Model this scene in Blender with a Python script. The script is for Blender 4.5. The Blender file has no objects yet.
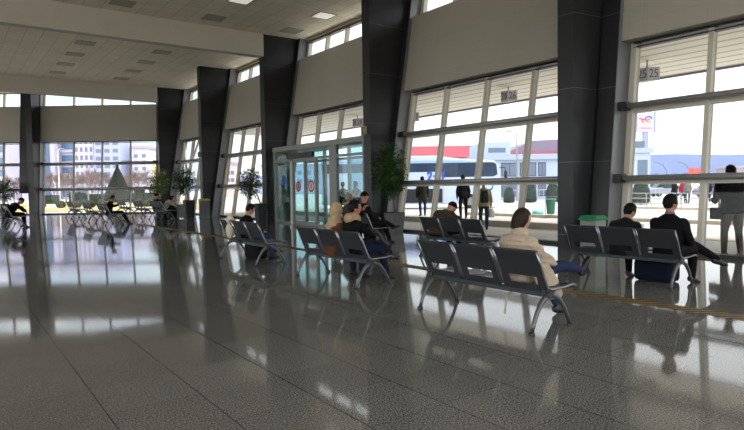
import bpy, bmesh, math, random
from mathutils import Vector as V, Matrix as M
random.seed(7)
sc = bpy.context.scene
col = sc.collection
PI = math.pi

# ------------------------------------------------------------------ camera
CF, CTH, CPI, CRO, CH = 581.55, .6327, .0474, -.0155, 1.42
_F = V((math.sin(CTH)*math.cos(CPI), math.cos(CTH)*math.cos(CPI), -math.sin(CPI)))
_R0 = V((math.cos(CTH), -math.sin(CTH), 0)); _U0 = _R0.cross(_F)
_R = _R0*math.cos(CRO)+_U0*math.sin(CRO); _U = _U0*math.cos(CRO)-_R0*math.sin(CRO)
CAM = V((0, 0, CH))
cd = bpy.data.cameras.new('camera'); cam = bpy.data.objects.new('camera', cd); col.objects.link(cam)
cam.matrix_world = M(((_R.x, _U.x, -_F.x, 0), (_R.y, _U.y, -_F.y, 0), (_R.z, _U.z, -_F.z, CH), (0, 0, 0, 1)))
cd.sensor_fit = 'HORIZONTAL'; cd.sensor_width = 36; cd.lens = 36*CF/744; cd.clip_end = 3000; cd.clip_start = .05
sc.camera = cam
def ray(x, y): return _F*CF+_R*(x-372)+_U*(215-y)
def at(x, y, d):                       # the place seen at a pixel of the photo, d metres into the scene
    return CAM+ray(x, y)*(d/CF)
def gnd(x, y, z=0.):
    r = ray(x, y); return CAM+r*((z-CH)/r.z)

# ------------------------------------------------------------------ materials
def lin(c):
    return tuple(((v/255)/12.92 if v/255 <= .04045 else ((v/255+.055)/1.055)**2.4) for v in c)+(1,)
MATS = {}
def mat(name, rgb=None, rough=.6, metal=0., spec=.5, noise=0., nscale=8., bump=0., bscale=40., build=None, emit=None, estr=0):
    if name in MATS: return MATS[name]
    m = bpy.data.materials.new(name); m.use_nodes = True
    nt = m.node_tree; b = nt.nodes['Principled BSDF']
    c = lin(rgb) if rgb else (.5, .5, .5, 1)
    b.inputs['Base Color'].default_value = c; b.inputs['Roughness'].default_value = rough
    b.inputs['Metallic'].default_value = metal; b.inputs['Specular IOR Level'].default_value = spec
    if emit: b.inputs['Emission Color'].default_value = lin(emit); b.inputs['Emission Strength'].default_value = estr
    tc = nt.nodes.new('ShaderNodeTexCoord')
    if noise:
        n = nt.nodes.new('ShaderNodeTexNoise'); n.inputs['Scale'].default_value = nscale; n.inputs['Detail'].default_value = 4
        nt.links.new(tc.outputs['Object'], n.inputs['Vector'])
        r = nt.nodes.new('ShaderNodeMapRange'); r.inputs[1].default_value = .3; r.inputs[2].default_value = .7
        r.inputs[3].default_value = 1-noise; r.inputs[4].default_value = 1+noise
        nt.links.new(n.outputs['Fac'], r.inputs[0])
        mx = nt.nodes.new('ShaderNodeVectorMath'); mx.operation = 'SCALE'; mx.inputs[0].default_value = c[:3]
        nt.links.new(r.outputs[0], mx.inputs['Scale']); nt.links.new(mx.outputs[0], b.inputs['Base Color'])
    if bump:
        n2 = nt.nodes.new('ShaderNodeTexNoise'); n2.inputs['Scale'].default_value = bscale; n2.inputs['Detail'].default_value = 3
        nt.links.new(tc.outputs['Object'], n2.inputs['Vector'])
        bp = nt.nodes.new('ShaderNodeBump'); bp.inputs['Strength'].default_value = bump; bp.inputs['Distance'].default_value = .02
        nt.links.new(n2.outputs['Fac'], bp.inputs['Height']); nt.links.new(bp.outputs[0], b.inputs['Normal'])
    if build: build(nt, b, tc, c)
    MATS[name] = m
    return m
def mathn(nt, op, a, b=None, c=None):
    n = nt.nodes.new('ShaderNodeMath'); n.operation = op
    for i, v in enumerate((a, b, c)):
        if v is None: continue
        if isinstance(v, (int, float)): n.inputs[i].default_value = v
        else: nt.links.new(v, n.inputs[i])
    return n.outputs[0]
def mixc(nt, fac, a, b):
    n = nt.nodes.new('ShaderNodeMix'); n.data_type = 'RGBA'
    for k, v in ((0, fac), (6, a), (7, b)):
        if isinstance(v, (int, float, tuple)): n.inputs[k].default_value = v
        else: nt.links.new(v, n.inputs[k])
    return n.outputs[2]
def worldpos(nt):
    g = nt.nodes.new('ShaderNodeNewGeometry'); s = nt.nodes.new('ShaderNodeSeparateXYZ')
    nt.links.new(g.outputs['Position'], s.inputs[0]); return g.outputs['Position'], s.outputs
def line_mask(nt, coord, period, width, off=0.):
    a = mathn(nt, 'ADD', coord, 1000*period-off)
    fr = mathn(nt, 'FRACT', mathn(nt, 'DIVIDE', a, period))
    d = mathn(nt, 'MINIMUM', fr, mathn(nt, 'SUBTRACT', 1, fr))
    return mathn(nt, 'LESS_THAN', d, width/2/period)

def b_floor(nt, b, tc, c):
    pos, s = worldpos(nt)
    n = nt.nodes.new('ShaderNodeTexNoise'); n.inputs['Scale'].default_value = 88; n.inputs['Detail'].default_value = 2; n.inputs['Roughness'].default_value = .8
    nt.links.new(pos, n.inputs['Vector'])
    rp = nt.nodes.new('ShaderNodeValToRGB'); e = rp.color_ramp.elements
    e[0].position = .36; e[0].color = (.03, .03, .03, 1); e[1].position = .68; e[1].color = (.44, .443, .44, 1)
    k = e.new(.5); k.color = (.172, .174, .174, 1)
    nt.links.new(n.outputs['Fac'], rp.inputs[0])
    # every slab its own tone
    fx = mathn(nt, 'FLOOR', mathn(nt, 'DIVIDE', mathn(nt, 'ADD', s[0], -.18), .6)); fy = mathn(nt, 'FLOOR', mathn(nt, 'DIVIDE', mathn(nt, 'ADD', s[1], -.35), .6))
    cb = nt.nodes.new('ShaderNodeCombineXYZ'); nt.links.new(fx, cb.inputs[0]); nt.links.new(fy, cb.inputs[1])
    wn = nt.nodes.new('ShaderNodeTexWhiteNoise'); wn.noise_dimensions = '2D'; nt.links.new(cb.outputs[0], wn.inputs['Vector'])
    tone = mathn(nt, 'MULTIPLY_ADD', wn.outputs['Value'], .14, .93)
    sc_ = nt.nodes.new('ShaderNodeVectorMath'); sc_.operation = 'SCALE'; nt.links.new(rp.outputs[0], sc_.inputs[0]); nt.links.new(tone, sc_.inputs['Scale'])
    j = mathn(nt, 'MAXIMUM', mathn(nt, 'MULTIPLY', line_mask(nt, s[0], .6, .007, .18), .85), mathn(nt, 'MULTIPLY', line_mask(nt, s[1], .6, .005, .35), .55))
    nt.links.new(mixc(nt, j, sc_.outputs[0], (.02, .02, .02, 1)), b.inputs['Base Color'])
    n2 = nt.nodes.new('ShaderNodeTexNoise'); n2.inputs['Scale'].default_value = 2.2; n2.inputs['Detail'].default_value = 4
    nt.links.new(pos, n2.inputs['Vector'])
    rg = mathn(nt, 'MULTIPLY_ADD', n2.outputs['Fac'], .06, .03)
    nt.links.new(rg, b.inputs['Roughness'])
    bp = nt.nodes.new('ShaderNodeBump'); bp.inputs['Strength'].default_value = .01; bp.inputs['Distance'].default_value = .002
    n3 = nt.nodes.new('ShaderNodeTexNoise'); n3.inputs['Scale'].default_value = 14; nt.links.new(pos, n3.inputs['Vector'])
    nt.links.new(mathn(nt, 'ADD', n3.outputs['Fac'], 0.), bp.inputs['Height']); nt.links.new(bp.outputs[0], b.inputs['Normal'])
    b.inputs['IOR'].default_value = 1.5
def b_ceiling(nt, b, tc, c):
    pos, s = worldpos(nt)
    j = mathn(nt, 'MAXIMUM', line_mask(nt, s[0], .6, .014, .5), line_mask(nt, s[1], .6, .012, .1))
    fx = mathn(nt, 'FLOOR', mathn(nt, 'DIVIDE', mathn(nt, 'ADD', s[0], -.5), .6)); fy = mathn(nt, 'FLOOR', mathn(nt, 'DIVIDE', mathn(nt, 'ADD', s[1], -.1), .6))
    cb = nt.nodes.new('ShaderNodeCombineXYZ'); nt.links.new(fx, cb.inputs[0]); nt.links.new(fy, cb.inputs[1])
    wn = nt.nodes.new('ShaderNodeTexWhiteNoise'); wn.noise_dimensions = '2D'; nt.links.new(cb.outputs[0], wn.inputs['Vector'])
    sc_ = nt.nodes.new('ShaderNodeVectorMath'); sc_.operation = 'SCALE'; sc_.inputs[0].default_value = c[:3]
    nt.links.new(mathn(nt, 'MULTIPLY_ADD', wn.outputs['Value'], .09, .95), sc_.inputs['Scale'])
    nt.links.new(mixc(nt, mathn(nt, 'MULTIPLY', j, .55), sc_.outputs[0], (.10, .095, .085, 1)), b.inputs['Base Color'])
def b_fin(nt, b, tc, c):
    pos, s = worldpos(nt)
    j = line_mask(nt, s[2], 1.57, .012, .33)
    nt.links.new(mixc(nt, mathn(nt, 'MULTIPLY', j, .6), c, (.16, .17, .18, 1)), b.inputs['Base Color'])
def b_panel(nt, b, tc, c):
    pos, s = worldpos(nt)
    j = mathn(nt, 'MAXIMUM', line_mask(nt, s[2], 1.2, .008, 0), line_mask(nt, s[1], 1.25, .008, .2))
    n = nt.nodes.new('ShaderNodeTexNoise'); n.inputs['Scale'].default_value = .8; n.inputs['Detail'].default_value = 5; nt.links.new(pos, n.inputs['Vector'])
    k = nt.nodes.new('ShaderNodeVectorMath'); k.operation = 'SCALE'; k.inputs[0].default_value = c[:3]
    nt.links.new(mathn(nt, 'MULTIPLY_ADD', n.outputs['Fac'], .16, .92), k.inputs['Scale'])
    nt.links.new(mixc(nt, mathn(nt, 'MULTIPLY', j, .14), k.outputs[0], (.08, .075, .07, 1)), b.inputs['Base Color'])
def b_soffit(nt, b, tc, c):
    pos, s = worldpos(nt)
    j = line_mask(nt, s[0], .7, .16, 0); j2 = line_mask(nt, s[1], 4., .03, 1.)
    nt.links.new(mixc(nt, mathn(nt, 'MAXIMUM', mathn(nt, 'MULTIPLY', j, .6), mathn(nt, 'MULTIPLY', j2, .4)), c, (.3, .27, .22, 1)), b.inputs['Base Color'])
def b_tape(nt, b, tc, c):
    pos, s = worldpos(nt)
    d = mathn(nt, 'ADD', s[1], s[0])
    fr = mathn(nt, 'FRACT', mathn(nt, 'DIVIDE', mathn(nt, 'ADD', d, 100), .15))
    nt.links.new(mixc(nt, mathn(nt, 'GREATER_THAN', fr, .5), c, (.03, .028, .025, 1)), b.inputs['Base Color'])
def b_perf(nt, b, tc, c):
    sx = nt.nodes.new('ShaderNodeSeparateXYZ'); nt.links.new(tc.outputs['Object'], sx.inputs[0])
    a = mathn(nt, 'SINE', mathn(nt, 'MULTIPLY', sx.outputs[1], 2*PI/.016)); z = mathn(nt, 'ADD', sx.outputs[2], sx.outputs[0])
    e = mathn(nt, 'SINE', mathn(nt, 'MULTIPLY', z, 2*PI/.016))
    h = mathn(nt, 'GREATER_THAN', mathn(nt, 'MULTIPLY', a, e), .45)
    nt.links.new(mixc(nt, mathn(nt, 'MULTIPLY', h, .8), c, (.004, .004, .005, 1)), b.inputs['Base Color'])
def b_pave(nt, b, tc, c):
    pos, s = worldpos(nt)
    n = nt.nodes.new('ShaderNodeTexNoise'); n.inputs['Scale'].default_value = .6; n.inputs['Detail'].default_value = 6; nt.links.new(pos, n.inputs['Vector'])
    k = nt.nodes.new('ShaderNodeVectorMath'); k.operation = 'SCALE'; k.inputs[0].default_value = c[:3]
    nt.links.new(mathn(nt, 'MULTIPLY_ADD', n.outputs['Fac'], .4, .8), k.inputs['Scale']); nt.links.new(k.outputs[0], b.inputs['Base Color'])
def b_grass(nt, b, tc, c):
    pos, s = worldpos(nt)
    n = nt.nodes.new('ShaderNodeTexNoise'); n.inputs['Scale'].default_value = .35; n.inputs['Detail'].default_value = 8; nt.links.new(pos, n.inputs['Vector'])
    nt.links.new(mixc(nt, n.outputs['Fac'], lin((180, 158, 104)), lin((140, 130, 90))), b.inputs['Base Color'])

m_floor = mat('polished_granite', (90, 88, 84), build=b_floor)
m_ceil = mat('ceiling_tile', (240, 231, 213), .85, build=b_ceiling)
m_beam = mat('beam_plaster', (200, 194, 182), .8, noise=.03, nscale=1.5)
m_panel = mat('facade_panel', (166, 161, 150), .75, build=b_panel)
m_fin = mat('anthracite_panel', (40, 41, 44), .34, spec=.3, build=b_fin)
m_jamb = mat('grey_jamb_panel', (118, 121, 124), .35, metal=.2, build=b_fin)
m_frame = mat('window_frame', (196, 190, 178), .45)
m_framed = mat('window_gasket', (40, 40, 42), .5)
m_rail = mat('rail_grey', (150, 150, 150), .4, metal=.3)
m_black = mat('black_plastic', (18, 18, 20), .45)
m_wall = mat('plaster', (206, 200, 188), .85, noise=.03)
m_soffit = mat('canopy_soffit', (244, 240, 228), .7, build=b_soffit)
m_fascia = mat('canopy_fascia', (150, 148, 168), .6)
m_tape = mat('hazard_tape', (150, 120, 56), .6, build=b_tape)
m_perf = mat('perforated_steel', (60, 63, 69), .42, metal=.25, build=b_perf)
m_benchd = mat('bench_steel', (52, 55, 60), .4, metal=.5)
m_chrome = mat('bench_chrome', (140, 142, 146), .3, metal=.85)
m_pave = mat('pavement', (184, 179, 171), .9, build=b_pave)
m_asph = mat('pale_asphalt', (186, 183, 178), .95, build=b_pave)
m_kerb = mat('kerb_stone', (186, 172, 152), .9, noise=.1)
m_grass = mat('dry_grass', (196, 168, 96), .95, build=b_grass)
m_steel = mat('brushed_steel', (150, 152, 156), .35, metal=.8)

def glassmat(name, tint, refl, ior=1.5):
    m = bpy.data.materials.new(name); m.use_nodes = True; nt = m.node_tree; nt.nodes.clear()
    o = nt.nodes.new('ShaderNodeOutputMaterial'); t = nt.nodes.new('ShaderNodeBsdfTransparent'); g = nt.nodes.new('ShaderNodeBsdfGlossy')
    t.inputs[0].default_value = tint; g.inputs['Roughness'].default_value = .01; g.inputs[0].default_value = (refl, refl, refl, 1)
    f = nt.nodes.new('ShaderNodeLayerWeight'); f0 = ((ior-1)/(ior+1))**2
    fr = mathn(nt, 'MULTIPLY_ADD', mathn(nt, 'POWER', f.outputs['Facing'], 5.), 1-f0, f0)
    mx = nt.nodes.new('ShaderNodeMixShader'); nt.links.new(fr, mx.inputs[0]); nt.links.new(t.outputs[0], mx.inputs[1]); nt.links.new(g.outputs[0], mx.inputs[2])
    nt.links.new(mx.outputs[0], o.inputs[0]); MATS[name] = m
    return m
m_glass = glassmat('window_glass', (.83, .845, .85, 1), .35, 1.35); m_cglass = glassmat('clear_glass', (.97, .98, .98, 1), .7, 1.3)
m_dglass = glassmat('door_glass', (.70, .815, .825, 1), 1., 1.6)

# ------------------------------------------------------------------ mesh builder
class MB:
    def __init__(s): s.bm = bmesh.new(); s.mi = 0
    def _f(s, vs):
        try: f = s.bm.faces.new(vs); f.material_index = s.mi; return f
        except ValueError: return None
    def hexa(s, p):                     # 8 corners: bottom ring 0-3, top ring 4-7
        v = [s.bm.verts.new(q) for q in p]
        for q in ((3, 2, 1, 0), (4, 5, 6, 7), (0, 1, 5, 4), (1, 2, 6, 5), (2, 3, 7, 6), (3, 0, 4, 7)): s._f([v[i] for i in q])
        return s
    def box(s, c, d, R=None):
        c = V(c); p = []
        for z in (-1, 1):
            for x, y in ((-1, -1), (1, -1), (1, 1), (-1, 1)):
                q = V((x*d[0]/2, y*d[1]/2, z*d[2]/2)); p.append(c+(R @ q if R else q))
        return s.hexa(p)
    def bb(s, x0, x1, y0, y1, z0, z1): return s.box(((x0+x1)/2, (y0+y1)/2, (z0+z1)/2), (x1-x0, y1-y0, z1-z0))
    def tube(s, pts, rad, n=8, sq=1., cap=True):
        pts = [V(p) for p in pts]; k = len(pts)
        if isinstance(rad, (int, float)): rad = [rad]*k
        rings = []; nx = None
        for i in range(k):
            t = (pts[min(i+1, k-1)]-pts[max(i-1, 0)])
            if t.length < 1e-9: t = V((0, 0, 1))
            t.normalize()
            if nx is None:
                nx = t.orthogonal() if abs(t.z) > .98 else V((0, 0, 1)).cross(t)
                nx.normalize()
            else:
                nx = nx-t*nx.dot(t)
                nx = nx.normalized() if nx.length > 1e-6 else t.orthogonal().normalized()
            ny = t.cross(nx)
            r = rad[i]; rx, ry = r if isinstance(r, tuple) else (r, r*sq)
            rings.append([s.bm.verts.new(pts[i]+nx*(rx*math.cos(2*PI*a/n))+ny*(ry*math.sin(2*PI*a/n))) for a in range(n)])
        for i in range(k-1):
            for a in range(n):
                b = (a+1) % n; s._f((rings[i][a], rings[i][b], rings[i+1][b], rings[i+1][a]))
        if cap: s._f(rings[0][::-1]); s._f(rings[-1])
        return s
    def loft(s, secs, n=16):            # secs: (centre, vecX*rx, vecY*ry)
        rings = [[s.bm.verts.new(V(c)+V(a)*math.cos(2*PI*i/n)+V(b)*math.sin(2*PI*i/n)) for i in range(n)] for c, a, b in secs]
        for i in range(len(rings)-1):
            for a in range(n):
                b = (a+1) % n; s._f((rings[i][a], rings[i][b], rings[i+1][b], rings[i+1][a]))
        s._f(rings[0][::-1]); s._f(rings[-1]); return s
    def capsule(s, a, b, ra, rb, n=12):
        a, b = V(a), V(b); d = (b-a)
        if d.length < 1e-6: return s
        d.normalize(); P, Rr = [], []
        for t in (-.98, -.8, -.45): P.append(a+d*ra*t); Rr.append(ra*math.sqrt(1-t*t))
        for k in range(5): u = k/4; P.append(a.lerp(b, u)); Rr.append(ra+(rb-ra)*u)
        for t in (.45, .8, .98): P.append(b+d*rb*t); Rr.append(rb*math.sqrt(1-t*t))
        return s.tube(P, Rr, n)
    def ell(s, c, r, R=None, nu=16, nv=10, fn=None):
        c = V(c); rows = []
        for j in range(nv+1):
            th = PI*j/nv; row = []
            for i in range(nu if 0 < j < nv else 1):
                ph = 2*PI*i/nu; d = V((math.sin(th)*math.cos(ph), math.sin(th)*math.sin(ph), math.cos(th)))
                q = V((d.x*r[0], d.y*r[1], d.z*r[2]))
                if fn: q = fn(d, q)
                row.append(s.bm.verts.new(c+(R @ q if R else q)))
            rows.append(row)
        for j in range(nv):
            A, B = rows[j], rows[j+1]
            for i in range(nu):
                k = (i+1) % nu
                if len(A) == 1: s._f((A[0], B[i], B[k]))
                elif len(B) == 1: s._f((A[k], A[i], B[0]))
                else: s._f((A[i], B[i], B[k], A[k]))
        return s
    def prism(s, poly, h):              # polygon of 3-D points, extruded by vector h
        h = V(h); a = [s.bm.verts.new(V(p)) for p in poly]; b = [s.bm.verts.new(V(p)+h) for p in poly]; n = len(a)
        s._f(a[::-1]); s._f(b)
        for i in range(n): s._f((a[i], a[(i+1) % n], b[(i+1) % n], b[i]))
        return s
    def build(s, name, m, parent=None, smooth=False, bevel=0., loc=None, kind=None, subsurf=0):
        bmesh.ops.recalc_face_normals(s.bm, faces=s.bm.faces)
        if bevel: bmesh.ops.bevel(s.bm, geom=list(s.bm.edges), offset=bevel, segments=2, profile=.5, affect='EDGES', clamp_overlap=True)
        me = bpy.data.meshes.new(name); s.bm.to_mesh(me); s.bm.free()
        for q in (m if isinstance(m, (list, tuple)) else [m]): me.materials.append(q)
        if smooth:
            for p in me.polygons: p.use_smooth = True
        o = bpy.data.objects.new(name, me); col.objects.link(o)
        if parent: o.parent = parent
        if loc is not None: o.location = loc
        if kind: o['kind'] = kind
        return o
def tag(o, label=None, cat=None, group=None, kind=None):
    for k, v in (('label', label), ('category', cat), ('group', group), ('kind', kind)):
        if v: o[k] = v
    return o
def empty(name, loc=(0, 0, 0), rz=0, label=None, cat=None, group=None, kind=None):
    o = bpy.data.objects.new(name, None); o.location = loc; o.rotation_euler = (0, 0, rz); o.empty_display_size = .1
    col.objects.link(o); return tag(o, label, cat, group, kind)
def kids(o): return [c for c in bpy.data.objects if c.parent == o]
def copy_tree(o, parent=None, label=None):
    c = o.copy(); col.objects.link(c)
    if parent: c.parent = parent
    if label: c['label'] = label
    for ch in kids(o): copy_tree(ch, c)
    return c
def text_bm(mb, txt, size, R, org, depth=.01, xs=1., shear=0., off=0.):
    cu = bpy.data.curves.new('t', 'FONT'); cu.body = txt; cu.size = size; cu.align_x = 'CENTER'; cu.align_y = 'CENTER'; cu.shear = shear; cu.offset = off
    to = bpy.data.objects.new('t', cu); col.objects.link(to); bpy.context.view_layer.update()
    me = bpy.data.meshes.new_from_object(to.evaluated_get(bpy.context.evaluated_depsgraph_get()))
    vs = [mb.bm.verts.new(V(org)+R @ V((v.co.x*xs, v.co.y, depth))) for v in me.vertices]
    for p in me.polygons: mb._f([vs[i] for i in p.vertices])
    bpy.data.objects.remove(to); bpy.data.curves.remove(cu); bpy.data.meshes.remove(me)

# ------------------------------------------------------------------ facade frames
G = -.12                                # the paving outside
KF = .165                               # outward lean of the glass
class Fr:
    def __init__(s, O, U, n, k): s.O, s.U, s.n, s.k = V(O), V(U), V(n), k
    def P(s, u, z, off=0.): return s.O+s.U*u+s.n*(off+s.k*z)+V((0, 0, z))
    def slab(s, mb, u0, u1, z0, z1, o0, o1):
        return mb.hexa([s.P(u0, z0, o0), s.P(u1, z0, o0), s.P(u1, z0, o1), s.P(u0, z0, o1), s.P(u0, z1, o0), s.P(u1, z1, o0), s.P(u1, z1, o1), s.P(u0, z1, o1)])
FA = Fr((11.8, 0, 0), (0, 1, 0), (1, 0, 0), KF)
FN = Fr((11.62, 0, 0), (0, 1, 0), (1, 0, 0), .10)     # the nearest bay leans a little less
FE = Fr((10.97, 38.39, 0), (-.8, .6, 0), (.6, .8, 0), .09)
YC = [7.67+7.53*i for i in range(5)]
Z1, Z2, ZW, ZP, ZC = 1.57, 3.15, 4.56, 6.98, 7.9
wn = [0]
def bay(fr, u0, u1, splits, mw=.045, mfr=None, rows=(.07, Z1, Z2, ZW), skip_low=False, rails=True, rail0=None, rail1=None, clere=True, panel=True):
    """window between u0 and u1 with mullions at splits; panel above; clerestory on top"""
    wn[0] += 1; w = empty('window_%d' % wn[0], fr.P((u0+u1)/2, 0), kind='structure')
    inv = M.Translation(-w.location); mfr = mfr or m_frame
    def B(mb, name, m, **k):
        mb.bm.transform(inv); return mb.build(name, m, w, **k)
    zb1, zb2, ZW = rows[1:]; zs = [z for z in rows if not (skip_low and z < zb2-.01)]
    mb = MB()
    for u in (u0, u1): fr.slab(mb, u-mw*1.33, u+mw*1.33, zs[0]-.07, ZW, -.05, .14)
    B(mb, 'window_jamb', mfr)
    for u in splits: fr.slab(m_ := MB(), u-mw, u+mw, zs[0], ZW, -.05, .13); B(m_, 'mullion', mfr)
    for i, z in enumerate(zs[1:-1] if len(zs) > 2 else []): fr.slab(m_ := MB(), u0, u1, z-.13, z-.02, -.02, .12); B(m_, 'transom', mfr)
    fr.slab(m_ := MB(), u0, u1, zs[0]-.09, zs[0], -.06, .16); B(m_, 'sill', m_framed if not skip_low else m_frame)
    m_ = MB(); fr.slab(m_, u0, u1, ZW-.045, ZW, -.07, .14); B(m_, 'window_head', m_framed)
    m_ = MB(); fr.slab(m_, u0, u1, ZW-.12, ZW-.09, -.05, .1); B(m_, 'head_gasket', m_framed)
    for a, b in zip(zs[:-1], zs[1:]): fr.slab(m_ := MB(), u0+.02, u1-.02, a, b-.01, .05, .062); B(m_, 'pane', m_glass)
    if rails:
        r0, r1 = (u0-.09 if rail0 is None else rail0), (u1+.09 if rail1 is None else rail1)
        for z in (zb1, zb2):
            if skip_low and z == zb1: continue
            t = MB().tube([fr.P(r0, z, -.26), fr.P(r1, z, -.26)], .06, 10); ro = B(t, 'rail', m_rail, smooth=True)
            t = MB()
            for u, s in ((r0, 1), (r1, -1)): fr.slab(t, u-.02, u+.16 if s > 0 else u+.02, z-.09, z+.09, -.36, -.16) if s > 0 else fr.slab(t, u-.16, u+.02, z-.09, z+.09, -.36, -.16)
            B(t, 'rail_bracket', m_black)
    return w
def panel_wall(fr, u0, u1, name='wall_right', zw=4.57):
    o = fr.slab(MB(), u0, u1, zw, ZP, -.36, .1).build(name, m_panel, kind='structure')
    return o
def clerestory(fr, u0, u1, splits, z1=None):
    z1 = z1 or ZC-.05
    wn[0] += 1; w = empty('window_%d' % wn[0], fr.P((u0+u1)/2, ZP), kind='structure'); inv = M.Translation(-w.location)
    def B(mb, name, m): mb.bm.transform(inv); return mb.build(name, m, w)
    for u in (u0, u1): B(fr.slab(MB(), u-.06, u+.06, ZP, z1, -.05, .12), 'window_jamb', m_frame)
    for u in splits: B(fr.slab(MB(), u-.045, u+.045, ZP, z1, -.05, .12), 'mullion', m_frame)
    B(fr.slab(MB(), u0, u1, ZP, ZP+.05, -.05, .12), 'sill', m_frame)
    B(fr.slab(MB(), u0, u1, z1-.07, z1, -.2, .14), 'window_head', mat('brown_head', (150, 136, 112), .7))
    B(fr.slab(MB(), u0, u1, z1-.14, z1-.11, -.1, .1), 'head_gasket', m_framed)
    B(fr.slab(MB(), u0, u1, ZP+.05, z1-.07, .05, .062), 'pane', m_glass)
def column(fr, yc, wfin=.2, cr=.2, st=.40, cr2=.2, st2=.40):
    """fin with a vertical inner face; backing strips lean with the facade; grey jambs run out to the glass"""
    co = empty('column', fr.P(yc, 0, -.6), kind='structure'); inv = M.Translation(-co.location)
    def B(mb, name, m): mb.bm.transform(inv); return mb.build(name, m, co)
    z1 = ZC+.02; base = fr.P(yc, 0, 0); inn = -.8
    def Q(u, z, o): # vertical inner face: no lean
        return fr.O+fr.U*u+fr.n*o+V((0, 0, z))
    mb = MB(); a, b = yc-wfin, yc+wfin
    mb.hexa([Q(a, 0, inn), Q(b, 0, inn), fr.P(yc+cr2, 0, .05), fr.P(yc-cr, 0, .05), Q(a, z1, inn), Q(b, z1, inn), fr.P(yc+cr2, z1, .05), fr.P(yc-cr, z1, .05)])
    B(mb, 'fin', m_fin)
    for s in (-1, 1):
        c_, t_ = (cr, st) if s < 0 else (cr2, st2); u = sorted((yc+s*c_, yc+s*t_)); fr.slab(m_ := MB(), u[0], u[1], 0, z1, -.46, .1); B(m_, 'backing_strip', m_fin)
        u = sorted((yc+s*t_, yc+s*(t_+.015))); fr.slab(m_ := MB(), u[0], u[1], 0, z1, -.45, .14); B(m_, 'jamb_panel', m_jamb)
    return co

# columns
fn_inn = 0
for i, y in enumerate(YC): column(FA, y) if i else column(FN, y, cr=.34, st=.74)
# bays of the long facade (u runs with Y)
def spl(y, o=(2.09, 3.75, 5.39)): return [y-d for d in o]
w1 = bay(FN, .62, YC[0]-.86, [YC[0]-d for d in (2.42, 3.98, 5.5)], rows=(.07, 1.53, 3.05, 4.43))
panel_wall(FN, .5, YC[0]-.72, zw=4.44)
clerestory(FN, .62, YC[0]-.8, [YC[0]-d for d in (2., 3.5, 5.)])
for i in range(1, 5):
    lo, hi = YC[i-1]+.52, YC[i]-.52
    sp = spl(YC[i])
    rw = {1: (.07, 1.56, 3.12, 4.52), 2: (.07, 1.6, 3.17, 4.56)}.get(i, (.07, 1.63, 3.23, 4.6))
    bay(FA, lo, hi, sp, skip_low=(i == 2), rows=rw)
    panel_wall(FA, YC[i-1]+.44, YC[i]-.44, zw=rw[3]+.01)
    clerestory(FA, lo, hi, [YC[i]-d for d in (2.0, 3.45, 4.95)])
# end wall: one bay, a column, then the wall going on to the left
m_efr = mat('end_frame', (138, 134, 126), .45)
bay(FE, .0, 7.38, [1.73, 3.57, 5.42], .028, m_efr, rail0=-.05, rail1=7.42, rows=(.07, 1.63, 3.27, 4.68))
panel_wall(FE, -.1, 7.36, 'wall_far', zw=4.69)
clerestory(FE, .0, 7.38, [1.73, 3.57, 5.42], ZC+.1)
co = column(FE, 7.6, st=.22)
FE.slab(MB(), 8.02, 8.64, 1.38, ZC, -.5, .1).build('trim_1', m_fin, kind='structure')
bay(FE, 8.1, 15.5, [10., 11.9, 13.7], .028, m_efr, rail0=8.03, rail1=15.6, rows=(.07, 1.63, 3.27, 4.68))
panel_wall(FE, 8.03, 15.6, 'wall_far', zw=4.69)
clerestory(FE, 8.1, 15.5, [10., 11.9, 13.7], ZC+.1)
FE.slab(MB(), 15.6, 34, -.05, ZC, -.3, .1).build('wall_far', m_panel, kind='structure')
FE.slab(MB(), -.5, -.03, 0, ZC+.1, -.2, .2).build('trim_6', m_fin, kind='structure')
# cross bracing behind the farthest bay of the long facade
mb = MB()
for a, b in ((.3, 1), (1, .3)):
    y0, y1 = YC[3]+.7, YC[4]-.7
for (ya, za, yb, zb) in ((37.0, 4.4, 34.3, .3), (34.3, 4.4, 37.0, .3), (34.2, 4.4, 31.5, .3), (31.5, 4.4, 34.2, .3)):
    mb.tube([FA.P(ya, za, -.12), FA.P(yb, zb, -.12)], .06, 8)
mb.build('trim_2', mat('white_steel', (214, 212, 206), .5), kind='structure')

# floor, ceiling, other walls
floor_poly = [(-16, -9, 0), (11.62+.1, -9, 0), (11.72, 7.6, 0), (11.9, 7.7, 0), (11.9, 37.79, 0), (11.05, 38.47, 0), (-16, 58.76, 0)]
MB().prism([V(p)-V((0, 0, .1)) for p in floor_poly], (0, 0, .1)).build('floor', m_floor, kind='structure')
cx = FA.P(0, ZC).x+.02
e0 = FE.P(0, ZC+.1, .1); 
cp = [(-16, -9, ZC), (cx, -9, ZC), (cx, e0.y-(cx-e0.x)*.75, ZC), (-16, e0.y+(e0.x+16)*.75, ZC)]
MB().prism(cp, (0, 0, .35)).build('ceiling', m_ceil, kind='structure')
# eaves added beyond the clerestory to block the sun
MB().bb(cx, cx+.55, -9, 39, ZC+.12, ZC+.4).build('trim_3', mat('eave_brown', (200, 190, 174), .7), kind='structure')
for yb, nm in ((YC[2], 1), (YC[4], 2)):
    MB().bb(-16, 11.02, yb-.2, yb+.2, 6.98, ZC+.01).build('ceiling_beam', m_beam, kind='structure')
mb = MB(); mb.bb(-16.3, 13, -9.3, -9, -.1, .3); mb.bb(-16.3, 13, -9.3, -9, 6.4, 8.2)
for k in range(5): mb.bb(-16.3+k*7.3, -15.7+k*7.3, -9.3, -9, .3, 6.4)
mb.build('wall_back', m_wall, kind='structure'); MB().bb(-16, 11.5, -9.16, -9.14, .3, 6.4).build('window_21', m_cglass, kind='structure')
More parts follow.
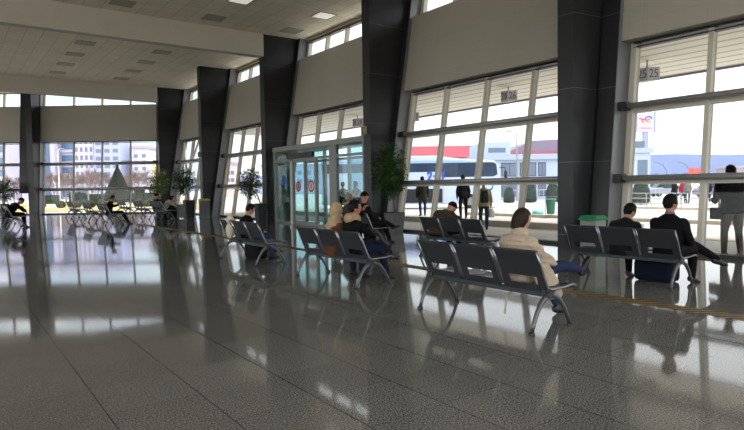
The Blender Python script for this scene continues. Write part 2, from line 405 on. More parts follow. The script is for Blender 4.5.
# left wall with its own window band
mb = MB(); mb.bb(-16.3, -16, -9, 59, -.1, .3); mb.bb(-16.3, -16, -9, 59, 6.4, 8.2)
for k in range(10): mb.bb(-16.3, -16, -9+k*7.53, -8.4+k*7.53, .3, 6.4)
mb.build('wall_left', m_wall, kind='structure')
MB().bb(-16.16, -16.14, -9, 59, .3, 6.4).build('window_20', m_cglass, kind='structure')
# hazard tape along the floor
tag(MB().bb(6.53, 6.78, -2, 25, .0, .003).build('floor_tape', m_tape), 'yellow and black striped hazard tape running along the granite floor between the seat rows', 'floor tape')

# ------------------------------------------------------------------ entrance vestibule (door_1)
d1 = empty('door_1', (11.25, 19, 0), kind='structure'); ivd = M.Translation((-11.25, -19, 0))
def DB(mb, n, m, p=None, **k): mb.bm.transform(ivd); return mb.build(n, m, p or d1, **k)
xf, xo, zt = 11.25, 12.75, 3.02
m_alu = mat('door_aluminium', (132, 131, 126), .4, metal=.4)
yl, ya, ym, yb_, yw0, yw1, yr = 22.2, 20.72, 19.72, 18.86, 17.42, 17.86, 15.72
DB(MB().bb(xf-.04, xf+.1, yl-.06, yl+.06, 0, zt), 'post', m_alu)
DB(MB().bb(xf-.04, xf+.1, yw0, yw1, 0, zt), 'post', m_alu)
DB(MB().bb(xf-.04, xf+.1, yr-.06, yr+.06, 0, zt), 'post', m_alu)
DB(MB().bb(xf-.06, xo, yr-.08, yl+.08, zt-.06, zt+.12), 'roof_slab', m_alu)
DB(MB().bb(xf-.05, xf+.1, yr, yl, zt-.5, zt-.42), 'header_rail', m_alu)
DB(MB().bb(xf+.02, xf+.035, ya, yl, .08, zt-.45), 'pane', m_dglass)
DB(MB().bb(xf+.02, xf+.035, yw1, yb_, .08, zt-.45), 'pane', m_dglass)
DB(MB().bb(xf+.02, xf+.035, yr, yw0, .08, zt-.45), 'pane', m_dglass)
DB(MB().bb(xf+.02, xf+.035, yr, yl, zt-.42, zt-.06), 'fanlight', m_dglass)
DB(MB().bb(xf-.02, xf+.08, yr, yl, 0, .07), 'threshold', m_alu)
DB(MB().bb(xf-.05, xf+.1, ya-.08, ya+.08, 0, zt-.42), 'door_post', mat('pale_alu', (186, 182, 176), .4))
DB(MB().bb(xf-.03, xf+.08, yb_-.05, yb_+.05, 0, zt-.42), 'door_post', m_alu)
DB(MB().bb(xf-.16, xf-.04, yb_, ya, zt-.42, zt-.22), 'door_operator', m_black)
for a, b in ((ya-.08, ym), (ym, yb_+.05)):
    mb = MB(); mb.bb(xf-.01, xf+.03, a-.05, a, .03, zt-.5); mb.bb(xf-.01, xf+.03, b, b+.05, .03, zt-.5); mb.bb(xf-.01, xf+.03, b, a, .03, .14); mb.bb(xf-.01, xf+.03, b, a, zt-.58, zt-.5)
    lf = DB(mb, 'door_leaf', m_alu)
    DB(MB().bb(xf+.005, xf+.015, b+.05, a-.05, .14, zt-.58), 'door_pane', m_dglass, lf)
def disc(y, z, r, m, ring=None):
    mb = MB().loft([((xf-.014, y, z), (0, r, 0), (0, 0, r)), ((xf-.012, y, z), (0, r, 0), (0, 0, r))], 24)
    o = DB(mb, 'glass_sticker', m)
    if ring:
        mb = MB().loft([((xf-.017, y, z), (0, r*.68, 0), (0, 0, r*.68)), ((xf-.0145, y, z), (0, r*.68, 0), (0, 0, r*.68))], 24); DB(mb, 'sticker_disc', ring, o)
        mb = MB().bb(xf-.0185, xf-.017, y-.03, y+.03, z-r*.4, z+r*.4); DB(mb, 'sticker_mark', m_black, o)
m_red = mat('sign_red', (176, 58, 50), .6); m_white = mat('white_paint', (226, 226, 224), .6); m_blue = mat('sign_blue', (52, 92, 168), .5)
disc(20.2+1.2, 1.76, .2, m_blue)
disc(20.2, 1.5, .21, m_red, mat('sticker_pink', (196, 150, 140), .6)); disc(19.2, 1.5, .23, m_red, mat('sticker_cream', (226, 206, 190), .6))
# side walls and outer front of the lobby
DB(MB().bb(xf+.1, xo, yl-.01, yl+.005, .05, zt-.06), 'side_pane', m_dglass)
DB(MB().bb(xf+.1, xo, yr-.005, yr+.01, .05, zt-.06), 'side_pane', m_dglass)
for y in (yl, 20.6, 18.8, 17.6, yr): DB(MB().bb(xo-.08, xo+.04, y-.05, y+.05, G, zt), 'outer_post', m_alu)
DB(MB().bb(xo-.08, xo+.04, yr, yl, zt-.5, zt-.4), 'outer_rail', m_alu)
for a, b in ((20.6, yl), (17.6, 18.8), (yr, 17.6)): DB(MB().bb(xo-.03, xo-.015, a, b, G+.05, zt-.06), 'outer_pane', m_dglass)
DB(MB().bb(11.7, xo+.05, yr, yl, G, -.001), 'lobby_floor', m_floor)

# ------------------------------------------------------------------ ceiling fittings
m_lampoff = mat('lamp_diffuser_off', (186, 178, 162), .7); m_lamprim = mat('lamp_rim', (168, 160, 146), .6)
m_lampglow = mat('lamp_diffuser_glow', (255, 250, 240), .6, emit=(255, 248, 236), estr=.22)
names = {5.2: 'left', 8.45: 'middle', 11.75: 'right'}
cl = []
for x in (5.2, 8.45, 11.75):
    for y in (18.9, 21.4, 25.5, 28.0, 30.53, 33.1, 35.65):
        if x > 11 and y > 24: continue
        on = (y == 18.9 and x > 8)  # right row panel glows in place of sunlight bounced onto it
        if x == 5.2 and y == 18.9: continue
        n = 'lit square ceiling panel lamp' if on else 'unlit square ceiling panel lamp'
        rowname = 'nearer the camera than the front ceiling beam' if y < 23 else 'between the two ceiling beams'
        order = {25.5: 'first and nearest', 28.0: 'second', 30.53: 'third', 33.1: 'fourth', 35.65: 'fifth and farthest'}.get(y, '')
        lab = ('%s panel lamp on the near side of the front beam, %s row, %s' % ('glowing' if on else 'unlit', names[x], 'first' if y < 20 else 'second')) if y < 23 else '%s unlit panel lamp between the ceiling beams, %s row' % (order, names[x])
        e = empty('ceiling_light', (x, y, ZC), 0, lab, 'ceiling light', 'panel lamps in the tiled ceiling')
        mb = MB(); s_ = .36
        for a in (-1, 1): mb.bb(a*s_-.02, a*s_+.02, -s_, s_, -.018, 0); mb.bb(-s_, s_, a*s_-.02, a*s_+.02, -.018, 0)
        mb.build('lamp_rim', m_lamprim, e); MB().bb(-s_+.02, s_-.02, -s_+.02, s_-.02, -.01, 0).build('diffuser', m_lampglow if on else m_lampoff, e)
for i, (x, y, z) in enumerate(((10.97, YC[1]+.08, 3.25), (10.97, YC[3]+.0, 3.3))):
    e = empty('wall_speaker', (x, y, z), 0, 'small beige box speaker on the dark column %s' % ('right of the glass entrance', 'beside the farthest braced window')[i], 'speaker', 'speakers on the columns')
    MB().bb(-.1, .03, -.08, .08, -.14, .14).build('speaker_box', mat('beige_plastic', (168, 158, 136), .6), e, bevel=.01)
    MB().bb(-.105, -.1, -.06, .06, -.11, .11).build('grille', mat('grille_grey', (110, 104, 92), .8), e)


# ------------------------------------------------------------------ outside
MB().bb(-400, 900, -300, 1200, G-.3, G).build('ground', m_pave, kind='structure')
# plinth step under the facade
MB().bb(11.75, 12.35, -9, 38.3, G, -.02).build('trim_4', mat('plinth', (120, 116, 112), .8), kind='structure')
# canopy over the bus platforms
MB().bb(12.62, 19.7, -14, 36, 5.0, 5.5).build('canopy', m_soffit, kind='structure')
MB().bb(19.7, 19.78, -14, 36.08, 4.93, 5.62).build('trim_5', m_fascia, kind='structure')
MB().hexa([FE.P(-.5, 5.0, .2), FE.P(16, 5.0, .2), FE.P(16, 5.0, 2.6), FE.P(-.5, 5.0, 2.6), FE.P(-.5, 5.25, .2), FE.P(16, 5.25, .2), FE.P(16, 5.25, 2.6), FE.P(-.5, 5.25, 2.6)]).build('canopy', m_soffit, kind='structure')  # unseen canopy along the end wall, added to keep the sun out
# platform signs hanging at the edge of the canopy
m_signw = mat('sign_white', (206, 204, 208), .6); m_signb = mat('sign_ink', (92, 94, 136), .6)
def yrot(a): return M.Rotation(a, 3, 'Z')
for px, py, num, w in ((649.5, 74, '25', 'behind the nearest window bay'), (509.5, 96, '26', 'in the upper panes of the middle window bay'), (413, 117, '27', 'beside the left jamb of the middle window bay'), (358, 122.5, '28', 'above the glass entrance')):
    r = ray(px, py); p = CAM+r*(16.6/r.x)
    e = empty('platform_sign', p, 0, 'white hanging platform sign numbered %s %s' % (num, w), 'sign', 'numbered platform signs under the canopy')
    mb = MB(); mb.prism([(-.1, .32, -.19), (-.1, .0, -.19), (.16, -.22, -.19), (.2, .3, -.19)], (0, 0, .38)); mb.build('sign_box', m_signw, e)
    t = MB(); Rm = M(((0, 0, -1), (-1, 0, 0), (0, 1, 0))); text_bm(t, num, .34, Rm, (-.1, .16, .0), .004, .85)
    t.build('number', m_signb, e)
    t = MB(); d = V((.26, -.22, 0)).normalized(); nn = V((d.y, -d.x, 0)); Rm = M(((d.x, 0, nn.x), (d.y, 0, nn.y), (0, 1, 0))); text_bm(t, num, .34, Rm, V((-.1, 0, 0))+d*.17, .006, .8)
    t.build('number', m_signb, e)
    MB().tube([(.05, .1, .19), (.05, .1, 5.0-p.z)], .025, 6).build('hanger', m_steel, e)

# coach
def coach():
    A = gnd(501, 208, G); B = gnd(412, 209, G); e = (A-B).normalized(); yaw = math.atan2(e.y, e.x)
    o = empty('coach', A-e*6.2, yaw, 'white and pale blue long distance coach parked behind the middle window bay', 'bus')
    mbody = mat('coach_paint', (190, 204, 230), .35); mdk = mat('coach_glass', (44, 58, 82), .12); L, W, H = 6.2, 2.5, 3.66
    # profile across: local x along the coach, y away from the camera
    mb = MB(); prof = [(-L, .32), (L-.25, .32), (L, .6), (L, 1.5), (L-.12, 2.85), (L-.45, 3.26), (L-2.4, 3.36), (L-4.4, H), (-L, H)]
    mb.prism([(x, 0, z) for x, z in prof], (0, W, 0)); mb.build('body', mbody, o, bevel=.06)
    mb = MB(); mb.prism([(-L+.05, -.012, 2.55), (2.2, -.012, 2.55), (2.2, -.012, 2.16), (L-.5, -.012, 2.16), (L-.22, -.012, 2.3), (L-.3, -.012, 3.02), (L-.55, -.012, 3.13), (-L+.05, -.012, 3.2)], (0, .02, 0)); mb.build('side_window', mdk, o)
    for k in range(5): MB().bb(-L+1.2+k*2.1, -L+1.24+k*2.1, -.016, .0, 2.56 if k < 3 else 2.2, 3.12).build('window_pillar', mat('coach_pillar', (26, 32, 44), .3), o)
    mb = MB(); mb.prism([(-L, -.01, 3.22), (L-1.4, -.01, 3.16), (L-2.6, -.01, 3.3), (-L, -.01, 3.4)], (0, .012, 0)); mb.build('roof_stripe', mat('coach_blue', (150, 182, 224), .4), o)
    MB().bb(L-1.6, L-.05, .2, W-.2, 1.5, 2.7).build('windscreen', mdk, o) if 0 else MB().hexa([(L-.02, .15, 1.5), (L+.015, .15, 1.5), (L+.015, W-.15, 1.5), (L-.02, W-.15, 1.5), (L-.16, .15, 2.7), (L-.1, .15, 2.7), (L-.1, W-.15, 2.7), (L-.16, W-.15, 2.7)]).build('windscreen', mdk, o)
    mdark = mat('luggage_dark', (40, 40, 46), .8)
    for x0, x1 in ((-.3, .95), (1.05, 2.25)):
        bq = MB().bb(x0, x1, -.014, .0, .42, 1.38).build('luggage_bay', mdark, o)
    for x in (-3.7, 4.1):
        w = MB().loft([((x, -.03, .5), (.5, 0, 0), (0, 0, .5)), ((x, .3, .5), (.5, 0, 0), (0, 0, .5))], 24).build('wheel', m_black, o)
        MB().loft([((x, -.05, .5), (.28, 0, 0), (0, 0, .28)), ((x, .0, .5), (.28, 0, 0), (0, 0, .28))], 20).build('hub', m_steel, w)
    for x in (2.3, 4.9, -5.2): MB().bb(x, x+.02, -.008, .0, .45, 1.95).build('panel_seam', mat('seam_grey', (150, 160, 178), .5), o)
    R2 = M(((1, 0, 0), (0, 0, -1), (0, 1, 0)))
    t = MB(); text_bm(t, '2+1', .95, R2, (1.8, .0, 2.2), .014, .9, .12, .03); t.build('lettering', mat('coach_lettering', (30, 78, 190), .5), o)
    mb = MB().loft([((5.35, -.012, 1.5), (.34, 0, 0), (0, 0, .3)), ((5.35, 0, 1.5), (.34, 0, 0), (0, 0, .34))], 20); em = mb.build('emblem', MATS['coach_lettering'], o)
    mb = MB().loft([((5.35, -.018, 1.5), (.26, 0, 0), (0, 0, .17)), ((5.35, -.012, 1.5), (.26, 0, 0), (0, 0, .2))], 20); mb.build('emblem_centre', mbody, em)
    mb = MB().tube([(L-.1, -.02, 2.75), (L+.25, -.2, 2.75), (L+.3, -.25, 2.5)], .035, 6); mb.bb(L+.2, L+.38, -.36, -.14, 2.0, 2.5); mb.build('mirror', m_black, o)
    return o
coach()

# terminal building across the forecourt
m_bld = mat('office_render', (168, 180, 206), .7, noise=.03, nscale=.5); m_bwin = mat('office_window', (92, 108, 130), .15); m_bwinl = mat('office_window_frame', (60, 66, 78), .5)
def office():
    A = at(480, 190, 60); B = at(651, 190, 60); A.z = B.z = G; e = (B-A); Lb = e.length; yaw = math.atan2(e.y, e.x)
    o = empty('office_building', A, yaw, 'pale blue low office building with two rows of windows behind the coach', 'building')
    H = 4.7
    MB().bb(-.3, Lb-2.8, 0, 12, 0, H).build('wall', m_bld, o)
    MB().bb(-.5, Lb-2.8, -.35, 12.2, H-.55, H).build('cornice', mat('cornice', (158, 172, 200), .7), o)
    MB().bb(.3, 3.3, .6, 8, H, H+1.35).build('upper_storey', m_bld, o)
    MB().bb(1.0, 2.8, .57, .6, H+.25, H+.75).build('window', m_bwin, o)
    MB().bb(-.3, Lb-2.8, -.3, 0, 2.05, 2.2).build('ledge', mat('cornice'), o)
    for x0, w in ((2.2, 1.7), (4.1, 1.7), (6.0, .8), (8.2, 1.7), (10.1, 1.7), (14.2, 1.7), (16.3, 1.0)):
        for z0, z1 in ((2.45, 3.85), (.35, 1.75)):
            f = MB().bb(x0, x0+w, -.05, .02, z0, z1).build('window', m_bwinl, o)
            mb = MB(); mb.bb(x0+.08, x0+w/2-.04, -.06, -.04, z0+.08, z1-.08); mb.bb(x0+w/2+.04, x0+w-.08, -.06, -.04, z0+.08, z1-.08); mb.build('pane', m_bwin, f)
    mb = MB()
    for k in range(40): mb.bb(2.2+k*.38, 2.2+k*.38+.03, -3.03, -3., .05, 1.05)
    mb.bb(2.2, 17.4, -3.04, -2.99, 1.02, 1.08); mb.bb(2.2, 17.4, -3.04, -2.99, .1, .15)
    tag(mb.build('railing', mat('railing_grey', (176, 182, 196), .5), None), 'pale grey metal railing in front of the low office building', 'railing'); r = bpy.data.objects['railing']; r.location = A; r.rotation_euler = (0, 0, yaw)
    # corner tower at its right end
    t = empty('corner_tower', A+e.normalized()*(Lb-2.45), yaw, 'pale square corner tower with overhanging cornice at the right end of the office building', 'building')
    MB().bb(0, 1.8, -1.2, 3, 0, 4.6).build('wall', m_bld, t); MB().bb(-.2, 2.0, -1.4, 3.2, 4.6, 5.1).build('cornice', mat('cornice'), t)
    MB().bb(-.1, 1.3, -1.0, 2.8, 5.1, 5.8).build('roof_lantern', m_bwin, t)
    MB().bb(.5, 1.5, -1.23, -1.19, 2.3, 3.9).build('window', m_bwin, t)
    return A, yaw
office()
# long red roof and the stand behind
def redroof():
    A = at(385, 160, 95); B = at(486, 160, 95); A.z = B.z = G; e = B-A; yaw = math.atan2(e.y, e.x); L = e.length
    o = empty('market_hall', A, yaw, 'long low hall with a faded red roof beyond the coach', 'building')
    MB().bb(0, L, 0, 14, 0, 6.2).build('wall', mat('hall_wall', (168, 160, 168), .8), o)
    mb = MB(); mb.prism([(0, -1, 6.2), (0, 7, 8.6), (0, 15, 6.2)], (L, 0, 0)); mb.build('roof', mat('red_roof', (146, 52, 68), .8, noise=.1, nscale=.3), o)
    A = at(505, 160, 110); B = at(600, 160, 110); A.z = B.z = G; e = B-A; yaw = math.atan2(e.y, e.x); L = e.length
    o = empty('grandstand', A, yaw, 'distant shed with a mauve pitched roof and red band above the office building', 'building')
    MB().bb(0, L, 0, 20, 0, 6.4).build('wall', mat('hall_wall'), o)
    MB().bb(-.2, L, -.3, .2, 6.4, 7.6).build('red_band', mat('red_band', (190, 70, 74), .7), o)
    mb = MB(); mb.prism([(0, 0, 7.6), (L*.3, 0, 9.9), (L, 0, 10.3), (L, 0, 7.6)], (0, 20, 0)); mb.build('roof', mat('mauve_roof', (124, 112, 134), .8), o)
    for k in range(14): MB().bb(k*L/14+.3, k*L/14+.5, -.35, 0, 0, 6.4).build('post', mat('post_white', (220, 216, 214), .7), o)
redroof()
# fuel station pylon sign
def pylon():
    P = at(644, 150, 64); P.z = G; yaw = -CTH
    o = empty('pylon_sign', P, yaw, 'white fuel station pylon sign with a red and blue emblem on a grey post', 'sign')
    top = at(646, 111, 64).z; bot = at(646, 131, 64).z; w = 2.05
    MB().bb(-.12, .42, -.1, .2, 0, bot).build('post', mat('pylon_post', (150, 158, 176), .5), o)
    MB().bb(-w/2+.25, w/2+.0, -.15, .25, bot, top).build('board', mat('pylon_board', (186, 180, 208), .5), o)
    MB().bb(w/2, w/2+.18, -.12, .22, bot-.02, top+.02).build('board_edge', mat('pylon_edge', (120, 140, 176), .5), o)
    zc = (top+bot)/2+.18; R2 = M(((1, 0, 0), (0, 0, -1), (0, 1, 0))); y = -.16
    red = mat('logo_red', (224, 60, 66), .5); blu = mat('logo_blue', (52, 104, 210), .5); ora = mat('logo_orange', (240, 160, 60), .5)
    def arc(a0, a1, r, w_, cx, cz):
        m_ = MB(); ps = [(cx+r*math.cos(a), y, cz+r*.8*math.sin(a)) for a in [a0+(a1-a0)*k/14 for k in range(15)]]
        m_.tube(ps, w_, 6); return m_
    m_ = MB(); m_.tube([(-.62, y, zc+.2), (-.4, y, zc+.14), (-.1, y, zc+.12), (.2, y, zc+.0), (.5, y, zc+.08)], .055, 6); m_.tube([(-.3, y, zc+.12), (-.26, y, zc-.14), (-.14, y, zc-.24)], .055, 6); m_.build('emblem', red, o)
    arc(.1, 2.9, .36, .07, .4, zc+.1).build('emblem', blu, o); arc(3.3, 5.6, .34, .055, .4, zc+.08).build('emblem', ora, o)
    t = MB(); text_bm(t, 'TotalEnergies', .26, R2, (.1, -.155, bot+.42), .006, .95); t.build('lettering', red, o)
pylon()
# hills on the skyline
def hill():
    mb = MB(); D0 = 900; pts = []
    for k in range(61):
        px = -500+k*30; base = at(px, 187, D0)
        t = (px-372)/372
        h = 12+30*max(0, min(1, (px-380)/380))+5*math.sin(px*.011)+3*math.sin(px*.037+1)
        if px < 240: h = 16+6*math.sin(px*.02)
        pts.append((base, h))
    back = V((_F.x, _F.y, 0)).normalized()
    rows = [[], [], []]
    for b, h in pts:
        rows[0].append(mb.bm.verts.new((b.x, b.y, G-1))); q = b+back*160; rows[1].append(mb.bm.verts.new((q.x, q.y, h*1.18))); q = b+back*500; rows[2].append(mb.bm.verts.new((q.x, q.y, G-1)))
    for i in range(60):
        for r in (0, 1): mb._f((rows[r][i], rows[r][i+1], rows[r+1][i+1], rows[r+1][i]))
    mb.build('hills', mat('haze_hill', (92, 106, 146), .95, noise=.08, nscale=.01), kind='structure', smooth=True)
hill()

# ---- vegetation
m_bark = mat('bare_bark', (126, 108, 102), .95); m_leafd = mat('conifer_green', (20, 26, 15), .9, noise=.25, nscale=6); m_hedge = mat('hedge_green', (46, 56, 42), .9, noise=.25, nscale=5)
m_bush = mat('clipped_bush', (52, 56, 30), .9, noise=.25, nscale=7)
def branch(mb, p, d, L, r, lvl, rng):
    q = p+d*L; mid = p.lerp(q, .5)+V((rng.uniform(-1, 1), rng.uniform(-1, 1), rng.uniform(-.4, .6)))*L*.06
    mb.tube([p, mid, q], [r, r*.85, r*.7], 5 if lvl < 2 else 3, cap=False)
    if lvl >= 5: return
    for k in range(4 if lvl in (2, 3) else 3 if lvl < 4 else 2):
        a = rng.uniform(0, 2*PI); s = rng.uniform(.3, .75)
        t = d.orthogonal().normalized(); t.rotate(M.Rotation(a, 3, d)); nd = (d*math.cos(s)+t*math.sin(s)+V((0, 0, .12))).normalized()
        branch(mb, p.lerp(q, rng.uniform(.7, 1)), nd, L*rng.uniform(.62, .82), r*.70, lvl+1, rng)
def bare_mesh(seed, H):
    rng = random.Random(seed); tr = MB(); tr.tube([(0, 0, 0), (.03, 0, H*.13), (0, .03, H*.28)], [H*.022, H*.018, H*.015], 7)
    br = MB()
    for k in range(4):
        a = k*PI/2+rng.uniform(-.4, .4); d = V((math.cos(a)*.5, math.sin(a)*.5, 1)).normalized(); branch(br, V((0, 0, H*(.24+.015*k))), d, H*.24, H*.011, 1, rng)
    return tr, br
def clump(mb, c, r, n, size, rng, fn):
    for k in range(n):
        p, nrm = fn(rng); a = V((rng.uniform(-1, 1), rng.uniform(-1, 1), rng.uniform(-1, 1))).normalized(); t = nrm.cross(a).normalized(); b = nrm.cross(t)
        nn = (nrm+a*.7).normalized(); s = size*rng.uniform(.6, 1.3)
        t = nn.cross(a).normalized(); b = nn.cross(t)
        v = [mb.bm.verts.new(p+t*s*u+b*s*w) for u, w in ((-1, 0), (0, -.55), (1, 0), (0, .55))]; mb._f(v)
bare = []
for i in range(3):
    tr, br = bare_mesh(20+i, 5.2); o = empty('bare_tree', (0, 0, G)); tr.build('trunk', m_bark, o); br.build('branches', m_bark, o); bare.append(o)
spots = [(54, 84), (66, 92), (79, 82), (92, 96), (98, 86), (108, 92), (128, 100), (139, 90), (150, 98), (60, 108), (86, 110), (14, 88), (5, 96), (134, 112)]
wheres = ['first from the dark end column', 'second from the dark end column', 'third from the dark end column', 'fourth from the dark end column', 'just left of the conical conifer', 'behind the conical conifer, on its left', 'behind the conical conifer, on its right', 'second to the right of the conifer', 'nearest the right end of the far window', 'at the back before the banded block', 'at the back before the small windowed block', 'second from the frame edge', 'at the left edge of the frame', 'at the back, to the right of the conifer']
for i, (px, d) in enumerate(spots):
    o = bare[i] if i < 3 else copy_tree(bare[i % 3]); p = at(px, 195, d); o.location = (p.x, p.y, G); o.rotation_euler = (0, 0, i*1.3); s = 1+.12*math.sin(i*2.1); o.scale = (s, s, s)
    tag(o, 'leafless tree beyond the far window, '+wheres[i], 'tree', 'bare trees beyond the far window')
def cone_tree(px, base_px, d, H, R_, label, cat='tree', name='conical_conifer'):
    p = at(px, base_px, d); o = empty(name, (p.x, p.y, G), 0, label, cat); rng = random.Random(5)
    MB().tube([(0, 0, 0), (0, 0, H*.25)], .12, 8).build('trunk', m_bark, o)
    mb = MB(); prof = [(.15, .7), (.25, .95), (.5, .97), (1.6, .70), (2.6, .46), (3.6, .22), (4.3, .06), (4.55, .01)]
    z0 = 4.55
    mb.loft([((0, 0, z/z0*H), (R_*r, 0, 0), (0, R_*r, 0)) for z, r in prof], 20)
    def f(rng):
        z = rng.random()**1.4; rr = R_*(1-z)*1.0*(1 if z > .08 else .9); a = rng.uniform(0, 2*PI); return V((rr*math.cos(a), rr*math.sin(a), .15+z*(H-.2))), V((math.cos(a), math.sin(a), .4)).normalized()
    clump(mb, None, 0, 1500, .16, rng, f); mb.build('foliage', m_leafd, o)
cone_tree(118.5, 203, 74, 4.9, 2.0, 'dark green cone shaped conifer on the lawn beyond the far window')
def ball_proto(r, name='clipped_bush'):
    o = empty(name); rng = random.Random(3); mb = MB(); mb.ell((0, 0, r*.8), (r*.96, r*.96, r*.8), nu=18, nv=12)
    def f(rng):
        d = V((rng.gauss(0, 1), rng.gauss(0, 1), rng.gauss(0, 1))).normalized(); return V((d.x*r, d.y*r, r*.8+d.z*r*.82)), d
    clump(mb, None, 0, 420, .06, rng, f); mb.build('foliage', m_bush, o); MB().tube([(0, 0, 0), (0, 0, r*.5)], .05, 6).build('stem', m_bark, o); return o
bp_ = ball_proto(.45)
for i, (px, w) in enumerate(((41, 'beside the dark end column'), (61, 'second from the dark end column'), (77, 'third from the dark end column'), (91, 'fourth from the dark end column'), (139, 'to the right of the conifer'), (148, 'farthest right, behind the empty seats'), (103, 'just left of the conifer'))):
    o = bp_ if i == 0 else copy_tree(bp_); p = at(px, 206, 56); o.location = (p.x, p.y, G); tag(o, 'round clipped green bush on the dry lawn, '+w, 'bush', 'round bushes beyond the far window')
# lawn, kerbs and hedges beyond the end wall
def strip(px0, px1, d0, d1, z0, z1, name, m, label=None, cat=None, kind=None, group=None):
    A, B = at(px0, 195, d0), at(px1, 195, d0); C, D = at(px1, 195, d1), at(px0, 195, d1)
    P = [(A.x, A.y, z0), (B.x, B.y, z0), (C.x, C.y, z0), (D.x, D.y, z0)]
    mb = MB().prism(P, (0, 0, z1-z0)); o = mb.build(name, m); return tag(o, label, cat, group, kind)
strip(-120, 200, 46, 58, G, G+.03, 'lawn', m_grass, 'strip of dry golden lawn beyond the far window', 'lawn', 'stuff')
strip(-120, 200, 66, 76, G, G+.03, 'lawn', m_grass, 'second strip of dry lawn under the bare trees', 'lawn', 'stuff')
my = mat('kerb_yellow', (226, 178, 66), .8); mw = mat('kerb_white', (220, 216, 208), .8)
for i in range(10):
    strip(-60+i*24, -60+i*24+(14 if i % 2 else 23), 60, 60.4, G, G+.22, 'kerb_block', my if i % 2 else mw, ('yellow' if i % 2 else 'white')+' painted kerb length beyond the far window, '+['far left outside the end column', 'second from the left', 'third from the left', 'left of the end column', 'behind the end column', 'behind the first empty seats', 'behind the round bushes', 'below the conifer', 'right of the conifer', 'at the right end of the far window'][i], 'kerb', None, 'painted kerb lengths')
def hedge(px0, px1, d, h, label):
    A, B = at(px0, 195, d), at(px1, 195, d); e = B-A; e.z = 0; L = e.length; yaw = math.atan2(e.y, e.x); rng = random.Random(int(px0*7)); o = empty('hedge', (A.x, A.y, G), yaw, label, 'hedge', 'dark hedges beyond the far window')
    mb = MB(); mb.bb(0, L, -.4, .4, 0, h*.95)
    def f(rng):
        k = rng.random(); return (V((rng.uniform(0, L), -.42, rng.uniform(.05, h))), V((0, -1, .1))) if k < .7 else (V((rng.uniform(0, L), rng.uniform(-.4, .4), h*.96)), V((0, 0, 1)))
    clump(mb, None, 0, int(90*L), .1, rng, f); mb.build('foliage', m_hedge, o)
hedge(44, 58, 78, 1.2, 'low dark hedge beside the end column'); hedge(70, 84, 80, 1.5, 'taller dark hedge behind the third bush'); hedge(84, 103, 79, 1.25, 'dark hedge left of the conifer'); hedge(131, 157, 78, 1.3, 'dark hedge right of the conifer')
p = at(142, 195, 77); o = empty('clipped_shrub', (p.x, p.y, G), 0, 'dark square topped shrub standing above the right hedge', 'shrub'); mb = MB(); mb.bb(-.6, .6, .6, 1.6, 0, 2.1); mb.build('foliage', m_hedge, o, bevel=.15)
p = at(61, 195, 70); o = empty('bus_shelter', (p.x, p.y, G), -.1, 'small glazed roadside shelter left of the conifer', 'shelter'); mb = MB()
for x in (-.9, .9):
    for y in (-.5, .5): mb.bb(x-.04, x+.04, y-.04, y+.04, 0, 2.2)
mb.build('posts', m_steel, o); MB().bb(-1.05, 1.05, -.6, .6, 2.2, 2.32).build('roof', m_steel, o); MB().bb(-.86, .86, .48, .5, .2, 2.1).build('back_pane', m_dglass, o)
o.location = at(80, 195, 70).xy.to_3d()+V((0, 0, G))
# lamp posts
def lamp_post(px, d, H, label, arm=1.2, m=None):
    p = at(px, 190, d); o = empty('lamp_post', (p.x, p.y, G), -CTH, label, 'lamp post', 'street lamps outside')
    MB().tube([(0, 0, 0), (0, 0, H)], [.1, .06], 8).build('pole', m or m_white, o); MB().tube([(0, 0, H), (arm*.3, 0, H+.25), (arm, 0, H+.32)], .04, 6).build('arm', m or m_white, o)
    MB().box((arm+.2, 0, H+.3), (.55, .2, .1)).build('lamp_head', m_steel, o, bevel=.03)
lamp_post(59.5, 80, 7.2, 'tall white lamp post in front of the banded block', .4)
lamp_post(517, 56, 6.4, 'grey lamp post with twin heads beside the upper storey', -1.0, m_steel)
# hospital blocks far beyond the end wall
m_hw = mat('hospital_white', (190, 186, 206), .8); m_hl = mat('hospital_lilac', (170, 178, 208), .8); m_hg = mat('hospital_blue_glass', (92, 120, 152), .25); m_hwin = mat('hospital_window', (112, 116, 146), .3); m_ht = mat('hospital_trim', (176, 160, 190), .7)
def blk(px0, px1, d, ytop, label, style, m, depth=5):
    A, B = at(px0, 190, d), at(px1, 190, d); e = B-A; e.z = 0; L = e.length; yaw = math.atan2(e.y, e.x); H = at((px0+px1)/2, ytop, d).z-G
    o = empty('hospital_block', (A.x, A.y, G), yaw, label, 'building', 'pale hospital blocks beyond the far window')
    MB().bb(0, L, 0, depth, 0, H).build('wall', m, o)
    if style[0] == 'win':
        nx, hz, w, h = style[1:]
        nz = int((H-1)/hz)
        base = None
        for j in range(nz):
            for i in range(nx):
                x = (i+.5)*L/nx; z = H-1.6-j*hz
                if z < 1.2: continue
                if base is None: base = MB().bb(-w/2, w/2, -.06, .05, -h/2, h/2).build('window', m_hwin, o, loc=(x, 0, z))
                else: c = base.copy(); col.objects.link(c); c.location = (x, 0, z)
    elif style[0] == 'band':
        z = H-1.9; hz = style[1]
        while z > 1:
            MB().bb(.6 if len(style) > 2 else 0, L, -.08, .05, z-.75, z+.6).build('window_band', m_hg, o); MB().bb(0, L, -.5, .0, z-1.35, z-.75).build('balcony', m_hw, o); z -= hz
    elif style[0] == 'glass':
        MB().bb(.1, L-.1, -.1, .05, .2, H-.3).build('glass_front', m_hg, o)
        for k in range(1, 6): MB().bb(.1, L-.1, -.14, -.1, k*H/6-.06, k*H/6+.06).build('floor_line', mat('floor_line', (84, 116, 160), .4), o)
    MB().bb(-.2, L+.2, -.25, depth, H, H+.6).build('parapet', m_ht if m is m_hl or style[0] == 'win' else m_hw, o)
blk(45, 51, 126, 128, 'blue glass hospital stair tower beside the dark end column', ('glass',), m_hw)
